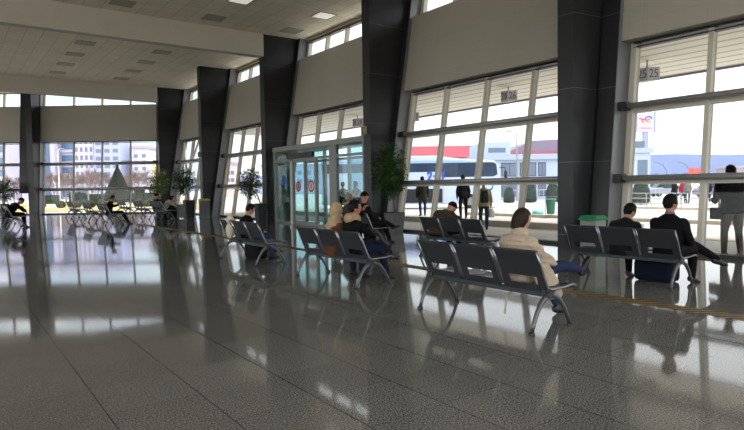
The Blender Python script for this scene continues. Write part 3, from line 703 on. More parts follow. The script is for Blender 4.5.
blk(51.5, 56, 125, 132, 'narrow white pier block next to the blue glass tower', ('none',), m_hw)
blk(56, 75, 128, 126, 'hospital block with long blue window bands and white balconies', ('band', 2.6, 1), m_hw)
blk(75.5, 95, 124, 126, 'white hospital block with rows of small upright windows', ('win', 4, 1.72, .5, .95), m_hw)
blk(95.5, 121, 122, 128, 'pale lilac hospital block with large square windows', ('win', 3, 1.6, 1.1, .8), m_hl)
blk(121, 134, 128, 150, 'lower banded hospital wing right of the lilac block', ('band', 1.6), m_hl)
blk(133, 149, 124, 148.5, 'rightmost small hospital block with square windows', ('win', 2, 1.35, .75, .7), m_hw)
blk(149.5, 154.5, 127, 163, 'narrow ochre building at the right end of the far window', ('none',), mat('ochre', (226, 184, 120), .8))
blk(6, 22, 130, 118, 'blue glass hospital tower left of the dark end column', ('glass',), m_hw)
blk(-14, 6, 118, 128, 'white hospital wing at the left edge of the frame', ('band', 2.4), m_hw)
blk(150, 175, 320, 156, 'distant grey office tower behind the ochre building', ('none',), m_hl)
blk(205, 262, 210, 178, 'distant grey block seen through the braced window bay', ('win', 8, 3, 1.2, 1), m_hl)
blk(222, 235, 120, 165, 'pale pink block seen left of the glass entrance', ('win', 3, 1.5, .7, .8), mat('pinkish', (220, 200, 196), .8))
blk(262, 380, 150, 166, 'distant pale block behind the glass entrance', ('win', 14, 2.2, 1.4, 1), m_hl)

# clipped topiary and small things on the forecourt
tp = None
for i, (px, hgt) in enumerate(((509, 1.35), (530, 1.6), (552.5, 1.65), (641, 1.75))):
    p = at(px, 200, 50 if i < 3 else 42)
    if tp is None:
        tp = empty('topiary_shrub'); mb = MB(); rng = random.Random(9)
        mb.loft([((0, 0, z), (r, 0, 0), (0, r, 0)) for z, r in ((.05, .4), (.3, .52), (.9, .5), (1.3, .34), (1.5, .12))], 16)
        def f(rng):
            z = rng.random(); a = rng.uniform(0, 2*PI); r = .54*(1-.25*z-.55*max(0, z-.6)); return V((r*math.cos(a), r*math.sin(a), .08+z*1.42)), V((math.cos(a), math.sin(a), .3)).normalized()
        clump(mb, None, 0, 500, .07, rng, f); mb.build('foliage', mat('topiary_green', (46, 58, 52), .9, noise=.2), tp); MB().tube([(0, 0, 0), (0, 0, .2)], .06, 6).build('stem', m_bark, tp); o = tp
    else: o = copy_tree(tp)
    s = hgt/1.5; o.location = (p.x, p.y, G); o.scale = (s, s, s)
    tag(o, 'dark clipped topiary shrub '+['nearest the coach', 'in the middle of the office front', 'rightmost before the dark column', 'in front of the pale corner tower'][i], 'shrub', 'topiary shrubs along the office building')
# litter bin on a frame
P = gnd(552, 218, G); o = empty('litter_bin', P, -CTH+.1, 'green litter bin hung in a metal frame outside the middle window bay', 'bin')
mb = MB(); mb.tube([(-.3, 0, 0), (-.3, 0, .98), (.3, 0, .98), (.3, 0, 0)], .02, 6); mb.build('frame', m_steel, o)
MB().loft([((-.06, 0, .18), (.17, 0, 0), (0, .15, 0)), ((-.06, 0, .86), (.22, 0, 0), (0, .2, 0))], 14).build('bucket', mat('bin_green', (48, 112, 92), .6), o); MB().bb(-.3, .2, -.02, .02, .84, .9).build('hanger_bar', m_steel, o)
P = gnd(538, 216, G); tag(MB().ell((P.x, P.y, G+.16), (.3, .25, .16), nu=14, nv=8, fn=lambda d, q: q*(1+.18*math.sin(7*d.x+3*d.y)*math.cos(6*d.z))).build('plastic_bag', mat('bag_turquoise', (120, 196, 206), .5), smooth=True), 'turquoise plastic bag on the paving beside the green litter bin', 'bag')
# kerbs of the bus bays
for i, (x, w, lab) in enumerate(((22.4, .3, 'low stone kerb across the nearest bus bay'), (33.6, .35, 'second stone kerb farther across the forecourt'), (16.3, .12, 'thin expansion strip in the paving under the canopy'))):
    tag(MB().bb(x, x+w, -30, 22 if i < 2 else 60, G, G+(.14 if i < 2 else .01)).build('kerb', m_kerb, None), lab, 'kerb')
tag(MB().bb(16.7, 18.3, 10, 34, G, .09).build('traffic_island', m_pave), 'raised stone platform island under the two people walking to the coach', 'kerb')
# cars, arched lamps and banners far right
def car(px, d, rgb, label):
    p = at(px, 190, d); o = empty('parked_car', (p.x, p.y, G), -CTH+random.uniform(-.1, .1), label, 'car', 'parked cars across the forecourt')
    mp = mat('car_%d' % px, rgb, .35)
    mb = MB(); mb.prism([(-2.1, -.85, .3), (2.1, -.85, .3), (2.15, -.85, .75), (1.3, -.85, .92), (-1.9, -.85, .95), (-2.15, -.85, .7)], (0, 1.7, 0)); mb.build('body', mp, o, bevel=.06)
    mb = MB(); mb.prism([(-1.75, -.72, .92), (1.15, -.72, .9), (.5, -.72, 1.45), (-1.2, -.72, 1.47)], (0, 1.44, 0)); mb.build('cabin', mat('car_glass', (50, 60, 74), .15), o, bevel=.05)
    for x in (-1.35, 1.35):
        for y in (-.84, .62): MB().loft([((x, y, .32), (.32, 0, 0), (0, 0, .32)), ((x, y+.22, .32), (.32, 0, 0), (0, 0, .32))], 16).build('wheel', m_black, o)
for a in ((668, 66, (150, 156, 170), 'silver car behind the pedestrians'), (718, 58, (96, 104, 118), 'dark grey car behind the nearest standing man'), (657, 90, (206, 206, 210), 'white car beside the corner tower'), (735, 70, (200, 196, 196), 'pale car at the right edge of the frame')): car(*a)
for i, (px, lab) in enumerate(((667, 'left arched grey lamp pole over the car park'), (690, 'right arched grey lamp pole over the car park'))):
    p = at(px, 190, 85); o = empty('arched_lamp', (p.x, p.y, G), -CTH, lab, 'lamp post', 'arched lamps over the car park')
    MB().tube([(1.3*0+.8-.8*math.cos(k*PI/10)*1. if 0 else -1.6+1.6*math.sin(k*PI/16), 0, 4.4*(1-math.cos(k*PI/16))*.0+4.2*math.sin(min(1, k/6)*PI/2) if k < 6 else 4.2) for k in range(1)]+[(0, 0, 0), (0, 0, 2.6), (-.15, 0, 3.4), (-.6, 0, 4.1), (-1.3, 0, 4.5), (-2.1, 0, 4.6)], .07, 6).build('pole', mat('lamp_dark', (110, 112, 122), .5), o); MB().box((-2.3, 0, 4.58), (.5, .2, .12)).build('lamp_head', m_steel, o)
p = at(695, 176, 80); o = empty('red_banner', (p.x, p.y, G), -CTH, 'small red and white banner on a pole above the car park', 'banner'); MB().tube([(0, 0, 0), (0, 0, 3.6)], .05, 6).build('pole', m_steel, o); MB().bb(-.9, .7, -.04, .04, 2.3, 3.5).build('cloth', mat('banner_red', (226, 92, 88), .7), o)
for i, (px, d) in enumerate(((655, 120), (672, 130), (684, 118), (700, 126), (712, 133), (726, 122), (741, 128), (757, 125))):
    o = copy_tree(bare[i % 3]); p = at(px, 190, d); o.location = (p.x, p.y, G); o.rotation_euler = (0, 0, i*.9); o.scale = (.8, .8, .8)
    tag(o, 'leafless skyline tree beyond the car park, '+['beside the corner tower', 'above the left arched lamp', 'between the arched lamps', 'right of the red banner', 'left of the nearest mullion', 'right of the nearest mullion', 'above the standing man', 'outside the right edge'][i], 'tree', 'bare trees beyond the car park')
p = at(742, 178, 110); o = empty('kiosk_building', (p.x, p.y, G), -CTH, 'small grey brick building at the right edge of the skyline', 'building'); MB().bb(-2, 6, 0, 5, 0, 4.2).build('wall', mat('kiosk_grey', (150, 146, 156), .8), o); MB().bb(-2.2, 6.2, -.2, 5.2, 4.2, 4.5).build('roof', mat('hall_wall'), o)
mb = MB()
for x in range(0, 33): mb.tube([(x*2., 0, 0), (x*2., 0, .95)], .03, 5)
for z in (.35, .65, .95): mb.tube([(0, 0, z), (64, 0, z)], .025, 5)
o = mb.build('guard_rail', mat('rail_white', (150, 150, 152), .6)); o.location = V((33.2, -40, G)); o.rotation_euler = (0, 0, PI/2+.0); tag(o, 'white tubular guard rail along the far side of the bus bays', 'railing')

# ------------------------------------------------------------------ waiting benches
def make_bench(label):
    o = empty('waiting_bench', (0, 0, 0), 0, label, 'bench', 'three seat steel waiting benches')
    MB().bb(-.1, -.02, -.84, .84, .335, .385).build('beam', m_benchd, o, bevel=.006)
    for s in (-1, 1):
        y = s*.80
        mb = MB()
        mb.tube([(-.30, y, .025), (-.275, y, .10), (-.225, y, .20), (-.16, y, .29), (-.075, y, .345), (.01, y, .355), (.10, y, .31), (.18, y, .22), (.245, y, .11), (.285, y, .025)],
                [(.020, .018), (.021, .019), (.023, .022), (.024, .028), (.024, .034), (.024, .034), (.023, .027), (.022, .022), (.021, .019), (.019, .017)], 8)
        lg = mb.build('leg', m_chrome if 0 else mat('cast_aluminium', (104, 106, 110), .38, metal=.7), o, smooth=True)
        for x in (-.305, .288): MB().loft([((x, y, 0), (.038, 0, 0), (0, .03, 0)), ((x, y, .022), (.034, 0, 0), (0, .027, 0)), ((x, y, .035), (.018, 0, 0), (0, .018, 0))], 12).build('foot_pad', m_black, lg)
        MB().bb(-.13, .03, y-.02, y+.02, .375, .41).build('seat_bracket', m_benchd, o)
    for k in (-1, 0, 1):
        y = k*.575; w = .265
        # seat: a shallow tray of perforated plate with a rolled front edge
        mb = MB(); sec = [(-.105, .425), (-.04, .412), (.14, .418), (.28, .432), (.315, .425), (.325, .40)]
        a = [(x, z) for x, z in sec]
        mb.prism([(x, y-w, z) for x, z in a]+[(x, y-w, z-.012) for x, z in a[::-1]], (0, 2*w, 0))
        st = mb.build('seat', mat('perforated_seat', (86, 90, 98), .32, metal=.6, build=b_perf), o)
        # backrest: plate with a slot near its foot
        mb = MB()
        def bk(u0, u1, z0, z1):
            f = lambda z: -.115-(z-.42)*.34-(.04*((z-.42)/.37)**2)
            n_ = 3
            for q in range(n_):
                za, zb = z0+(z1-z0)*q/n_, z0+(z1-z0)*(q+1)/n_
                mb.hexa([(f(za)-.012, u0, za), (f(za), u0, za), (f(za), u1, za), (f(za)-.012, u1, za), (f(zb)-.012, u0, zb), (f(zb), u0, zb), (f(zb), u1, zb), (f(zb)-.012, u1, zb)])
        bk(y-w, y+w, .535, .785); bk(y-w, y-w+.09, .455, .535); bk(y+w-.09, y+w, .455, .535); bk(y-w, y+w, .385, .455)
        mb.tube([(f_, y-w, .79) if 0 else (-.115-.126-.04, y-w, .79), (-.115-.126-.04, y+w, .79)], .016, 8)
        b = mb.build('backrest', m_perf, o)
        for s in (-1, 1):
            yy = y+s*(w+.004)
            f = lambda z: -.121-(z-.42)*.34-(.04*((z-.42)/.37)**2)
            MB().tube([(f(.79), yy, .79), (f(.66), yy, .66), (f(.5), yy, .5), (-.115, yy, .43), (-.07, yy, .412)], [(.009, .016)]*5, 6).build('side_rail', m_chrome, b, smooth=True)
            MB().tube([(-.07, yy, .412), (.14, yy, .416), (.28, yy, .43), (.325, yy, .405)], [(.009, .013)]*4, 6).build('side_rail', m_chrome, st, smooth=True)
    return o
bench = make_bench('x')
BENCH = [((4.72, 4.30), 'nearest three seat bench, with the person in the pale puffer coat on its right seat'),
         ((4.88, 7.47), 'bench with the headscarf wearer and the man in the hooded black jacket'),
         ((4.86, 10.68), 'bench in front of the entrance with the man in jeans on its right seat'),
         ((7.97, 4.62), 'bench by the nearest window with two men seen from behind'),
         ((8.14, 8.22), 'bench with the hunched person in the brown coat, before the middle window'),
         ((8.45, 12.2), 'bench behind the headscarf wearer, near the tall potted plant'),
         ((5.68, 26.95), 'far bench with the man in black looking at his hands'),
         ((5.68, 30.4), 'empty far bench, second in the left row towards the far window'),
         ((5.68, 34.9), 'empty far bench nearest the far window in the left row'),
         ((8.5, 28.9), 'far bench beside the upright suitcases'),
         ((8.5, 32.2), 'empty far bench left of the one by the suitcases'),
         ((8.58, 36.3), 'empty far bench behind the seated man in black'),
         ((2.25, 27.9), 'far bench at the left edge of the frame, with a hunched person in black'),
         ((2.25, 32.4), 'empty bench at the left edge, behind the hunched person in black')]
for i, ((x, y), lab) in enumerate(BENCH):
    o = bench if i == 0 else copy_tree(bench); o.location = (x, y, 0); o['label'] = lab; o.scale = (1.14,)*3 if y > 20 else (1, 1.055 if i in (1, 2) else 1, 1)

# ------------------------------------------------------------------ people
def cloth(name, rgb=None, **k): return mat('cloth_'+name, rgb, k.pop('rough', .85), noise=.06, nscale=20, bump=.25, bscale=30, spec=.12, **k)
skins = {'light': mat('skin_light', (196, 150, 126), .55), 'tan': mat('skin_tan', (170, 122, 98), .55)}
m_eye = mat('eye_dark', (30, 24, 22), .3); m_lip = mat('lip', (150, 90, 82), .5)
hairm = {'black': mat('hair_black', (16, 14, 13), .6, spec=.15), 'brown': mat('hair_brown', (40, 29, 24), .55, spec=.2), 'grey': mat('hair_grey', (128, 124, 120), .6)}
def rot_yp(yaw, pitch):        # columns: right, forward, up
    return M.Rotation(yaw, 3, 'Z') @ M.Rotation(pitch, 3, 'X')
def remesh(mb, vox, smooth=3, push=None):
    bmesh.ops.recalc_face_normals(mb.bm, faces=mb.bm.faces)
    me = bpy.data.meshes.new('t'); mb.bm.to_mesh(me); mb.bm.free(); o = bpy.data.objects.new('t', me); col.objects.link(o)
    m = o.modifiers.new('r', 'REMESH'); m.mode = 'VOXEL'; m.voxel_size = vox
    s = o.modifiers.new('s', 'SMOOTH'); s.factor = .5; s.iterations = smooth
    dg = bpy.context.evaluated_depsgraph_get(); dg.update(); r = bpy.data.meshes.new_from_object(o.evaluated_get(dg))
    bpy.data.objects.remove(o); bpy.data.meshes.remove(me)
    if push:
        bm = bmesh.new(); bm.from_mesh(r); bm.normal_update()
        for v in bm.verts:
            d = push(v.co, v.normal)
            if d: v.co += v.normal*d
        bm.to_mesh(r); bm.free()
    for p in r.polygons: p.use_smooth = True
    return r
def link(me, name, m, parent):
    me.name = name
    me.materials.clear()
    for q in (m if isinstance(m, list) else [m]): me.materials.append(q)
    o = bpy.data.objects.new(name, me); col.objects.link(o); o.parent = parent; return o
def hand(mb, w, d, nrm, side, curl=.5, s=1.):
    d = d.normalized(); nrm = (nrm-d*nrm.dot(d)).normalized(); lat = d.cross(nrm)*side
    P0 = w+d*.0
    mb.loft([(P0, lat*.026*s, nrm*.018*s), (P0+d*.03*s, lat*.035*s, nrm*.017*s), (P0+d*.07*s, lat*.042*s, nrm*.015*s), (P0+d*.092*s, lat*.040*s, nrm*.012*s)], 12)
    for k, (u, L) in enumerate(((.03, .072), (.010, .080), (-.011, .074), (-.031, .058))):
        b = P0+d*.086*s+lat*u*s; pts = [b]; ang = 0
        for q in range(3):
            ang += curl*(.55+.25*q); pts.append(pts[-1]+(d*math.cos(ang)+nrm*math.sin(ang))*L*s*(.42, .32, .26)[q])
        mb.tube(pts, [.0088*s, .0084*s, .0076*s, .0055*s], 7)
    b = P0+d*.025*s+lat*.03*s
    mb.tube([b, b+(d*.55+lat*.75+nrm*.25).normalized()*.035*s, b+(d*.7+lat*.62+nrm*.45).normalized()*.062*s, b+(d*.85+lat*.4+nrm*.6).normalized()*.084*s], [.0115*s, .0105*s, .009*s, .006*s], 7)
def headfn(d, q):
    x, y, z = d
    if z < 0: q = V((q.x*(1+.26*z), q.y*(1+(.20 if y < 0 else .02)*z), q.z))
    nose = math.exp(-((x/.13)**2+((z+.10)/.17)**2))*(1 if y > 0 else 0); q.y += .022*nose
    chin = math.exp(-((x/.3)**2+((z+.8)/.2)**2))*(1 if y > -.2 else 0); q.y += .012*chin
    for sx_ in (-1, 1): q.y -= .008*math.exp(-(((x-sx_*.36)/.14)**2+((z-.06)/.12)**2))*(1 if y > 0 else 0)
    if y > 0: q.y += .004*math.exp(-((z-.24)/.1)**2)
    return q
def person(name_label, loc, yaw, pose='sit', lean=.05, bow=.1, hp=0., hy=0., arms=None, legs=None, jacket=None, trouser=None, shoe=(22, 22, 24), skin='tan', hair=('short', 'black'), scale=1., coat=0., puffy=False, hood=None, group=None, build=1., scarf=None, collar=None, z0=0., sock=None, bald=False, shirt=None):
    o = empty('person', (loc[0], loc[1], z0), yaw, name_label, 'person', group); o.scale = (scale,)*3
    sit = pose == 'sit'; X = V((1, 0, 0))
    pel = V((0, 0, .50 if sit else .93)); K = .83 if sit else 1.
    def dr(a): return V((0, math.sin(a), math.cos(a)))
    a1, a2, a3 = lean, lean+bow*.5, lean+bow
    wai = pel+dr(a1)*.17*K; che = wai+dr(a2)*.21*K; nec = che+dr(a3)*.18*(.5+.5*K); hd = nec+dr(a3+min(0, hp)*.3+max(0, -hp)*.4)*(.185 if not sit else .175)
    hR = rot_yp(hy, hp)
    sh = {s: nec-dr(a3)*.092+X*s*.178*build for s in (-1, 1)}
    A = {s: [sh[s]+V((s*.06, .06, -.27)), sh[s]+V((-s*.03, .30, -.26))] for s in (-1, 1)}
    if not sit: A = {s: [sh[s]+V((s*.07, -.02, -.29)), sh[s]+V((s*.06, .05, -.54))] for s in (-1, 1)}
    if arms:
        for s, q in arms.items(): A[s] = [V(q[0]), V(q[1])]
    if sit: Lg = {s: [pel+V((s*.10, .02, -.01)), V((s*.13, .44, .50)), V((s*.14, .47, .09))] for s in (-1, 1)}
    else: Lg = {s: [pel+V((s*.095, 0, -.02)), V((s*.11, .02, .50)), V((s*.12, -.02, .09))] for s in (-1, 1)}
    toe = {s: V((s*.03, .2, -.04)) for s in (-1, 1)}
    if legs:
        for s, q in legs.items():
            Lg[s][1], Lg[s][2] = V(q[0]), V(q[1])
            if len(q) > 2: toe[s] = V(q[2])
    nrm = {i: dr(a).cross(X) for i, a in enumerate((a1, a2, a3))}
    def torso(mb, e, hem=0.):
        B = build; secs = []
        if hem: secs.append((pel-dr(a1)*hem+V((0, .02 if sit else 0, 0)), X*(.185*B+e), nrm[0]*(.15+e)))
        secs += [(pel-dr(a1)*.09, X*(.165*B+e), nrm[0]*(.125+e)), (pel, X*(.172*B+e), nrm[0]*(.128+e)), (wai, X*(.150*B+e), nrm[0]*(.112+e)), (che-dr(a2)*.04, X*(.168*B+e), nrm[1]*(.122+e)), (che+dr(a3)*.05, X*(.196*B+e), nrm[2]*(.118+e)), (nec-dr(a3)*.065, X*(.19*B+e), nrm[2]*(.092+e)), (nec-dr(a3)*.015, X*(.10*B+e), nrm[2]*(.068+e)), (nec+dr(a3)*.025, X*(.06+e*.6), nrm[2]*(.058+e*.6))]
        mb.loft(secs, 20)
    def arm(mb, s, e, upto=1.):
        el, wr = A[s]; mb.capsule(sh[s], el, .05*build+e, .043+e, 10); mb.capsule(el, el.lerp(wr, upto), .043+e, .031+e*(.9), 10)
    def leg(mb, s, e, upto=1.):
        hip, kn, an = Lg[s]; mb.capsule(hip, kn, .082*build+e, .056+e, 12); mb.capsule(kn, kn.lerp(an, .35), .056+e, .055+e, 12); mb.capsule(kn.lerp(an, .35), kn.lerp(an, upto), .055+e, .038+e, 12)
    # body: one continuous skin
    mb = MB(); torso(mb, -.012)
    for s in (-1, 1): arm(mb, s, -.008); leg(mb, s, -.01); mb.capsule(Lg[s][2], Lg[s][2]+toe[s]*.3-V((0, 0, .02)), .03, .018)
    mb.capsule(nec-dr(a3)*.05, hd-hR @ V((0, .005, .05)), .062, .056)
    mb.ell(hd, (.081, .102, .122), hR, 22, 16, headfn)
    for s in (-1, 1): mb.ell(hd+hR @ V((s*.076, -.008, -.008)), (.012, .024, .034), hR, 10, 8)
    me = remesh(mb, .0125, 2)
    mb = MB(); mb.bm.from_mesh(me)
    for s in (-1, 1):
        mb.mi = 1; mb.ell(hd+hR @ V((s*.031, .083, .014)), (.011, .009, .007), hR, 8, 6)
        mb.mi = 0; hand(mb, A[s][1]-(A[s][1]-A[s][0]).normalized()*.01, A[s][1]-A[s][0], V((-s*.5, .35, -.75)), s, .55)
    mb.mi = 2; mb.ell(hd+hR @ V((0, .088, -.058)), (.022, .008, .007), hR, 10, 6)
    mb.mi = 1
    for s in (-1, 1): mb.tube([hd+hR @ V((s*.016, .092, .034)), hd+hR @ V((s*.034, .089, .039)), hd+hR @ V((s*.05, .076, .033))], .004, 5)
    me2 = bpy.data.meshes.new('body'); mb.bm.to_mesh(me2); mb.bm.free()
    for p in me2.polygons: p.use_smooth = True
    link(me2, 'body', [skins[skin], m_eye, m_lip], o)
    # trousers
    mb = MB(); mb.loft([(pel-dr(a1)*.1, X*.15*build, nrm[0]*.12), (pel, X*.178*build, nrm[0]*.132), (pel+dr(a1)*.11, X*.165*build, nrm[0]*.122)], 18)
    for s in (-1, 1): leg(mb, s, .012, 1.0 if not sock else .88)
    link(remesh(mb, .014, 2), 'trousers', trouser, o)
    # jacket
    e = .03 if puffy else .018
    mb = MB(); torso(mb, e, coat)
    for s in (-1, 1): arm(mb, s, e*(.9 if not puffy else .95), .96)
    if collar: mb.loft([(nec-dr(a3)*.03, X*.10, nrm[2]*.085), (nec+dr(a3)*.045, X*.092, nrm[2]*.088), (nec+dr(a3)*.085, X*.088, nrm[2]*.086)], 18)
    ax = dr(a2)
    push = None
    if puffy: push = lambda c, n: .02*abs(math.sin((c.z*1.0+.2*c.y)*PI/.082))-.009
    else: push = lambda c, n: .004*math.sin(c.z*38+c.x*13)*math.sin(c.y*31+c.x*9)
    link(remesh(mb, .0145, 5 if not puffy else 2, push), 'coat' if coat > .1 else 'jacket', jacket, o)
    if hood:     # folded hood lying round the neck
        mb = MB(); c = nec+dr(a3)*.035
        mb.loft([(c-dr(a3)*.06, X*.125, nrm[2]*.115), (c, X*.118, nrm[2]*.118), (c+dr(a3)*.045, X*.09, nrm[2]*.095)], 18); mb.ell(c-nrm[2]*0+V((0, -.095, -.02)), (.11, .06, .085)); link(remesh(mb, .014, 3), 'hood', hood, o)
    if shirt:
        mb = MB(); c = nec+dr(a3)*.02; mb.loft([(c-dr(a3)*.04, X*.072, nrm[2]*.07), (c+dr(a3)*.035, X*.066, nrm[2]*.064)], 16); link(remesh(mb, .012, 1), 'shirt_collar', shirt, o)
    # shoes
    for s in (-1, 1):
        an = Lg[s][2]; t = toe[s].normalized(); up = V((0, 0, 1))-t*t.z; up.normalize(); lt = t.cross(up); b = an-up*.035
        mb = MB(); mb.loft([(b-t*.075, lt*.026, up*.028), (b-t*.05, lt*.037, up*.046), (b+t*.02, lt*.04, up*.05), (b+t*.10-up*.014, lt*.046, up*.036), (b+t*.165-up*.022, lt*.04, up*.026), (b+t*.19-up*.026, lt*.02, up*.018)], 14)
        mb.capsule(b, an+up*.02, .042, .04, 10)
        sh_ = link(remesh(mb, .011, 2), 'shoe', mat('shoe_%d_%d_%d' % shoe, shoe, .5), o)
    # hair
    style, hc = hair; hm = hairm[hc] if isinstance(hc, str) else hc
    if style in ('short', 'long'):
        def hf(d, q):
            back = max(0, -d.y)
            low = -.25-.45*back
            face = d.y > .34 and d.z < .50
            side = d.z < (-.16 if abs(d.y) <= .34 else -.80 if d.y < 0 else 0)
            if style == 'long': side = d.z < -.9 or (d.y > .1 and d.z < -.5)
            if face or side: return q*.84
            return q*(1+.015*math.sin(9*d.x+5*d.z)*math.sin(8*d.y))
        mb = MB(); mb.ell(hd+hR @ V((0, -.006, .014)), (.093, .114, .124), hR, 28, 20, hf)
        if style == 'long': mb.capsule(hd+hR @ V((0, -.035, -.02)), hd+hR @ V((0, -.042, -.075)), .092, .08, 16)
        link_m = bpy.data.meshes.new('hair'); mb.bm.to_mesh(link_m); mb.bm.free()
        for p in link_m.polygons: p.use_smooth = True
        link(link_m, 'hair', hm, o)
    elif style == 'hijab':
        def hf(d, q):
            if d.y > .35 and -.55 < d.z < .42 and abs(d.x) < .62: return q*.80
            return q*(1+.02*math.sin(7*d.z+3*d.x))
        mb = MB(); mb.ell(hd+hR @ V((0, -.012, .008)), (.096, .122, .132), hR, 26, 18, hf)
        mb.loft([(hd-V((0, .01, .10)), X*.085, V((0, .10, 0))), (nec+V((0, -.01, .02)), X*.11, V((0, .115, 0))), (nec+V((0, -.01, -.07)), X*.19, V((0, .145, 0))), (che+V((0, -.0, -.02)), X*.15, V((0, .15, 0)))], 20)
        link(remesh(mb, .013, 2, lambda c, n: .004*math.sin(c.z*60+c.x*25)), 'headscarf', hm, o)
    elif style in ('cap', 'beanie'):
        def hf(d, q):
            return q*.8 if d.z < (.05 if d.y > 0 else -.15) else q
        mb = MB(); mb.ell(hd+hR @ V((0, -.004, .016)), (.09, .112, .122), hR, 24, 18, hf)
        if style == 'cap': mb.loft([(hd+hR @ V((0, .085, .045)), hR @ V((.075, 0, 0)), hR @ V((0, .0, .008))), (hd+hR @ V((0, .16, .03)), hR @ V((.055, 0, 0)), hR @ V((0, .0, .007)))], 14)
        q = bpy.data.meshes.new('cap'); mb.bm.to_mesh(q); mb.bm.free()
        for p in q.polygons: p.use_smooth = True
        link(q, 'cap' if style == 'cap' else 'knit_cap', hm, o)
    o['_j'] = 0; del o['_j']
    return o, dict(pel=pel, nec=nec, hd=hd, che=che, wai=wai, sh=sh, A=A, Lg=Lg)
E_ = -PI/2          # facing the windows (+X)
blk_ = cloth('black', (18, 18, 21)); blk2 = cloth('charcoal', (27, 27, 31)); jean = cloth('denim', (48, 68, 106)); jean2 = cloth('dark_denim', (40, 52, 82)); beige = cloth('puffer_beige', (182, 166, 148), rough=.6)
brn = cloth('brown', (92, 56, 42)); olive = cloth('olive', (62, 64, 52)); navy = cloth('navy', (30, 36, 56)); tan_ = cloth('tan', (178, 158, 124)); grey = cloth('grey', (110, 110, 112)); sand = cloth('hood_sand', (166, 142, 110)); coatb = cloth('brown_coat', (64, 54, 44)); pale = cloth('pale_jacket', (186, 178, 166)); red_ = cloth('red', (150, 50, 58)); bluesh = cloth('blue', (60, 104, 180))
hij = cloth('headscarf_beige', (176, 152, 122)); capb = cloth('cap_black', (20, 20, 22)); parka = cloth('parka', (58, 62, 52))

# on the nearest bench: pale puffer coat, one ankle over the other knee
PW, jw = person('person in a pale beige quilted puffer coat and jeans, legs crossed, on the nearest bench', (4.84, 4.01), E_-.05, lean=-.16, bow=.40, hp=-.30, hy=-.25, coat=.02, puffy=True, sock=1, jacket=beige, trouser=jean2, hair=('long', 'brown'), skin='light', build=1.04, collar=True, scale=.925,
    arms={1: ((.28, .06, .74), (.20, .34, .64)), -1: ((-.28, .08, .74), (-.10, .34, .64))},
    legs={1: ((.20, .50, .60), (.17, .88, .52), (.03, .07, .2)), -1: ((-.02, .46, .50), (.06, .60, .09))})
# the coat's hem hangs over the right edge of the seat, with its loose belt ends
mb = MB(); mb.loft([((.15, .02, .72), (.05, 0, .04), (0, .16, 0)), ((.28, .04, .62), (.05, 0, .05), (0, .15, 0)), ((.40, .02, .48), (.05, 0, .02), (0, .165, 0)), ((.45, .05, .37), (.05, 0, 0), (0, .15, 0)), ((.45, .07, .30), (.035, 0, 0), (0, .11, 0))], 18)
link(remesh(mb, .016, 2, lambda c, n: .010*abs(math.sin((c.z+.2*c.y)*PI/.082))-.004), 'coat_flap', beige, PW)
for pts in ([(.46, .10, .32), (.48, .18, .18), (.47, .25, .05)], [(.02, -.02, .405), (.03, -.22, .30), (.02, -.24, .10)]): MB().tube(pts, [(.016, .006)]*3, 6).build('coat_belt', beige, PW)
# hooded man and headscarf wearer
person('person in a beige headscarf and brown jacket seated on the second bench', (4.84, 7.60), E_, lean=-.05, bow=.2, hp=-.15, hy=.15, jacket=brn, trouser=navy, hair=('hijab', hij), skin='light', scale=.93)
person('man in a black jacket with a sand coloured hood, hand at his mouth, legs crossed', (4.90, 7.22), E_, lean=.0, bow=.18, hp=-.10, hy=-.25, jacket=blk_, trouser=navy, hair=('short', 'black'), hood=sand, build=1.08, scale=.97,
    arms={-1: ((-.20, .22, .86), (-.02, .24, 1.10)), 1: ((.26, .12, .78), (.12, .36, .70))}, legs={-1: ((-.02, .46, .64), (.12, .66, .42), (.04, .16, -.06)), 1: ((.14, .46, .50), (.12, .60, .09))})
# man in jeans before the entrance
person('man in a black jacket and blue jeans on the bench before the entrance', (4.86, 10.95), E_, lean=-.1, bow=.45, hp=-.5, hy=-.1, scale=.90, jacket=blk_, trouser=jean, hair=('short', 'black'), build=1.08,
    legs={-1: ((-.02, .46, .60), (.04, .72, .20), (.02, .18, -.02)), 1: ((.12, .48, .52), (.10, .60, .09))})
# two men at the nearest window
person('shorter man in a dark jacket, left of the two on the window bench', (7.94, 4.68), E_, lean=.08, bow=.5, hp=-.35, hy=-.2, jacket=blk2, trouser=blk_, hair=('short', 'black'), scale=.93, build=1.1)
person('man in a black blazer with crossed legs, right of the two on the window bench', (8.0, 4.03), E_, lean=.02, bow=.15, hp=-.08, hy=-.35, jacket=blk_, trouser=blk_, hair=('short', 'black'), build=1.1, scale=.99, shirt=grey,
    legs={-1: ((.02, .48, .60), (.30, .80, .34), (.10, .18, -.05)), 1: ((.12, .46, .50), (.10, .50, .09))})
# hunched person before the middle window
person('person bowed far forward in a dark brown coat and black cap by the middle window', (8.08, 8.76), E_, lean=.2, bow=.75, hp=-.65, hy=-.2, jacket=coatb, trouser=blk_, hair=('beanie', capb), puffy=True, build=1.15,
    arms={1: ((.26, .36, .72), (.10, .52, .58)), -1: ((-.26, .36, .72), (-.10, .52, .58))})
# behind the headscarf wearer
person('grey haired person in dark clothes behind the hooded man', (8.40, 12.5), E_, lean=.0, bow=.1, jacket=olive, trouser=blk_, hair=('short', 'grey'), scale=1.0)
person('person all in black seated beside the tall potted plant', (8.46, 11.85), E_, lean=-.12, bow=.2, hp=-.1, hy=-.3, jacket=blk_, trouser=blk_, hair=('beanie', capb), scale=1.03, legs={-1: ((-.03, .5, .56), (.02, .86, .40), (.02, .18, .06)), 1: ((.12, .5, .5), (.12, .66, .09))})
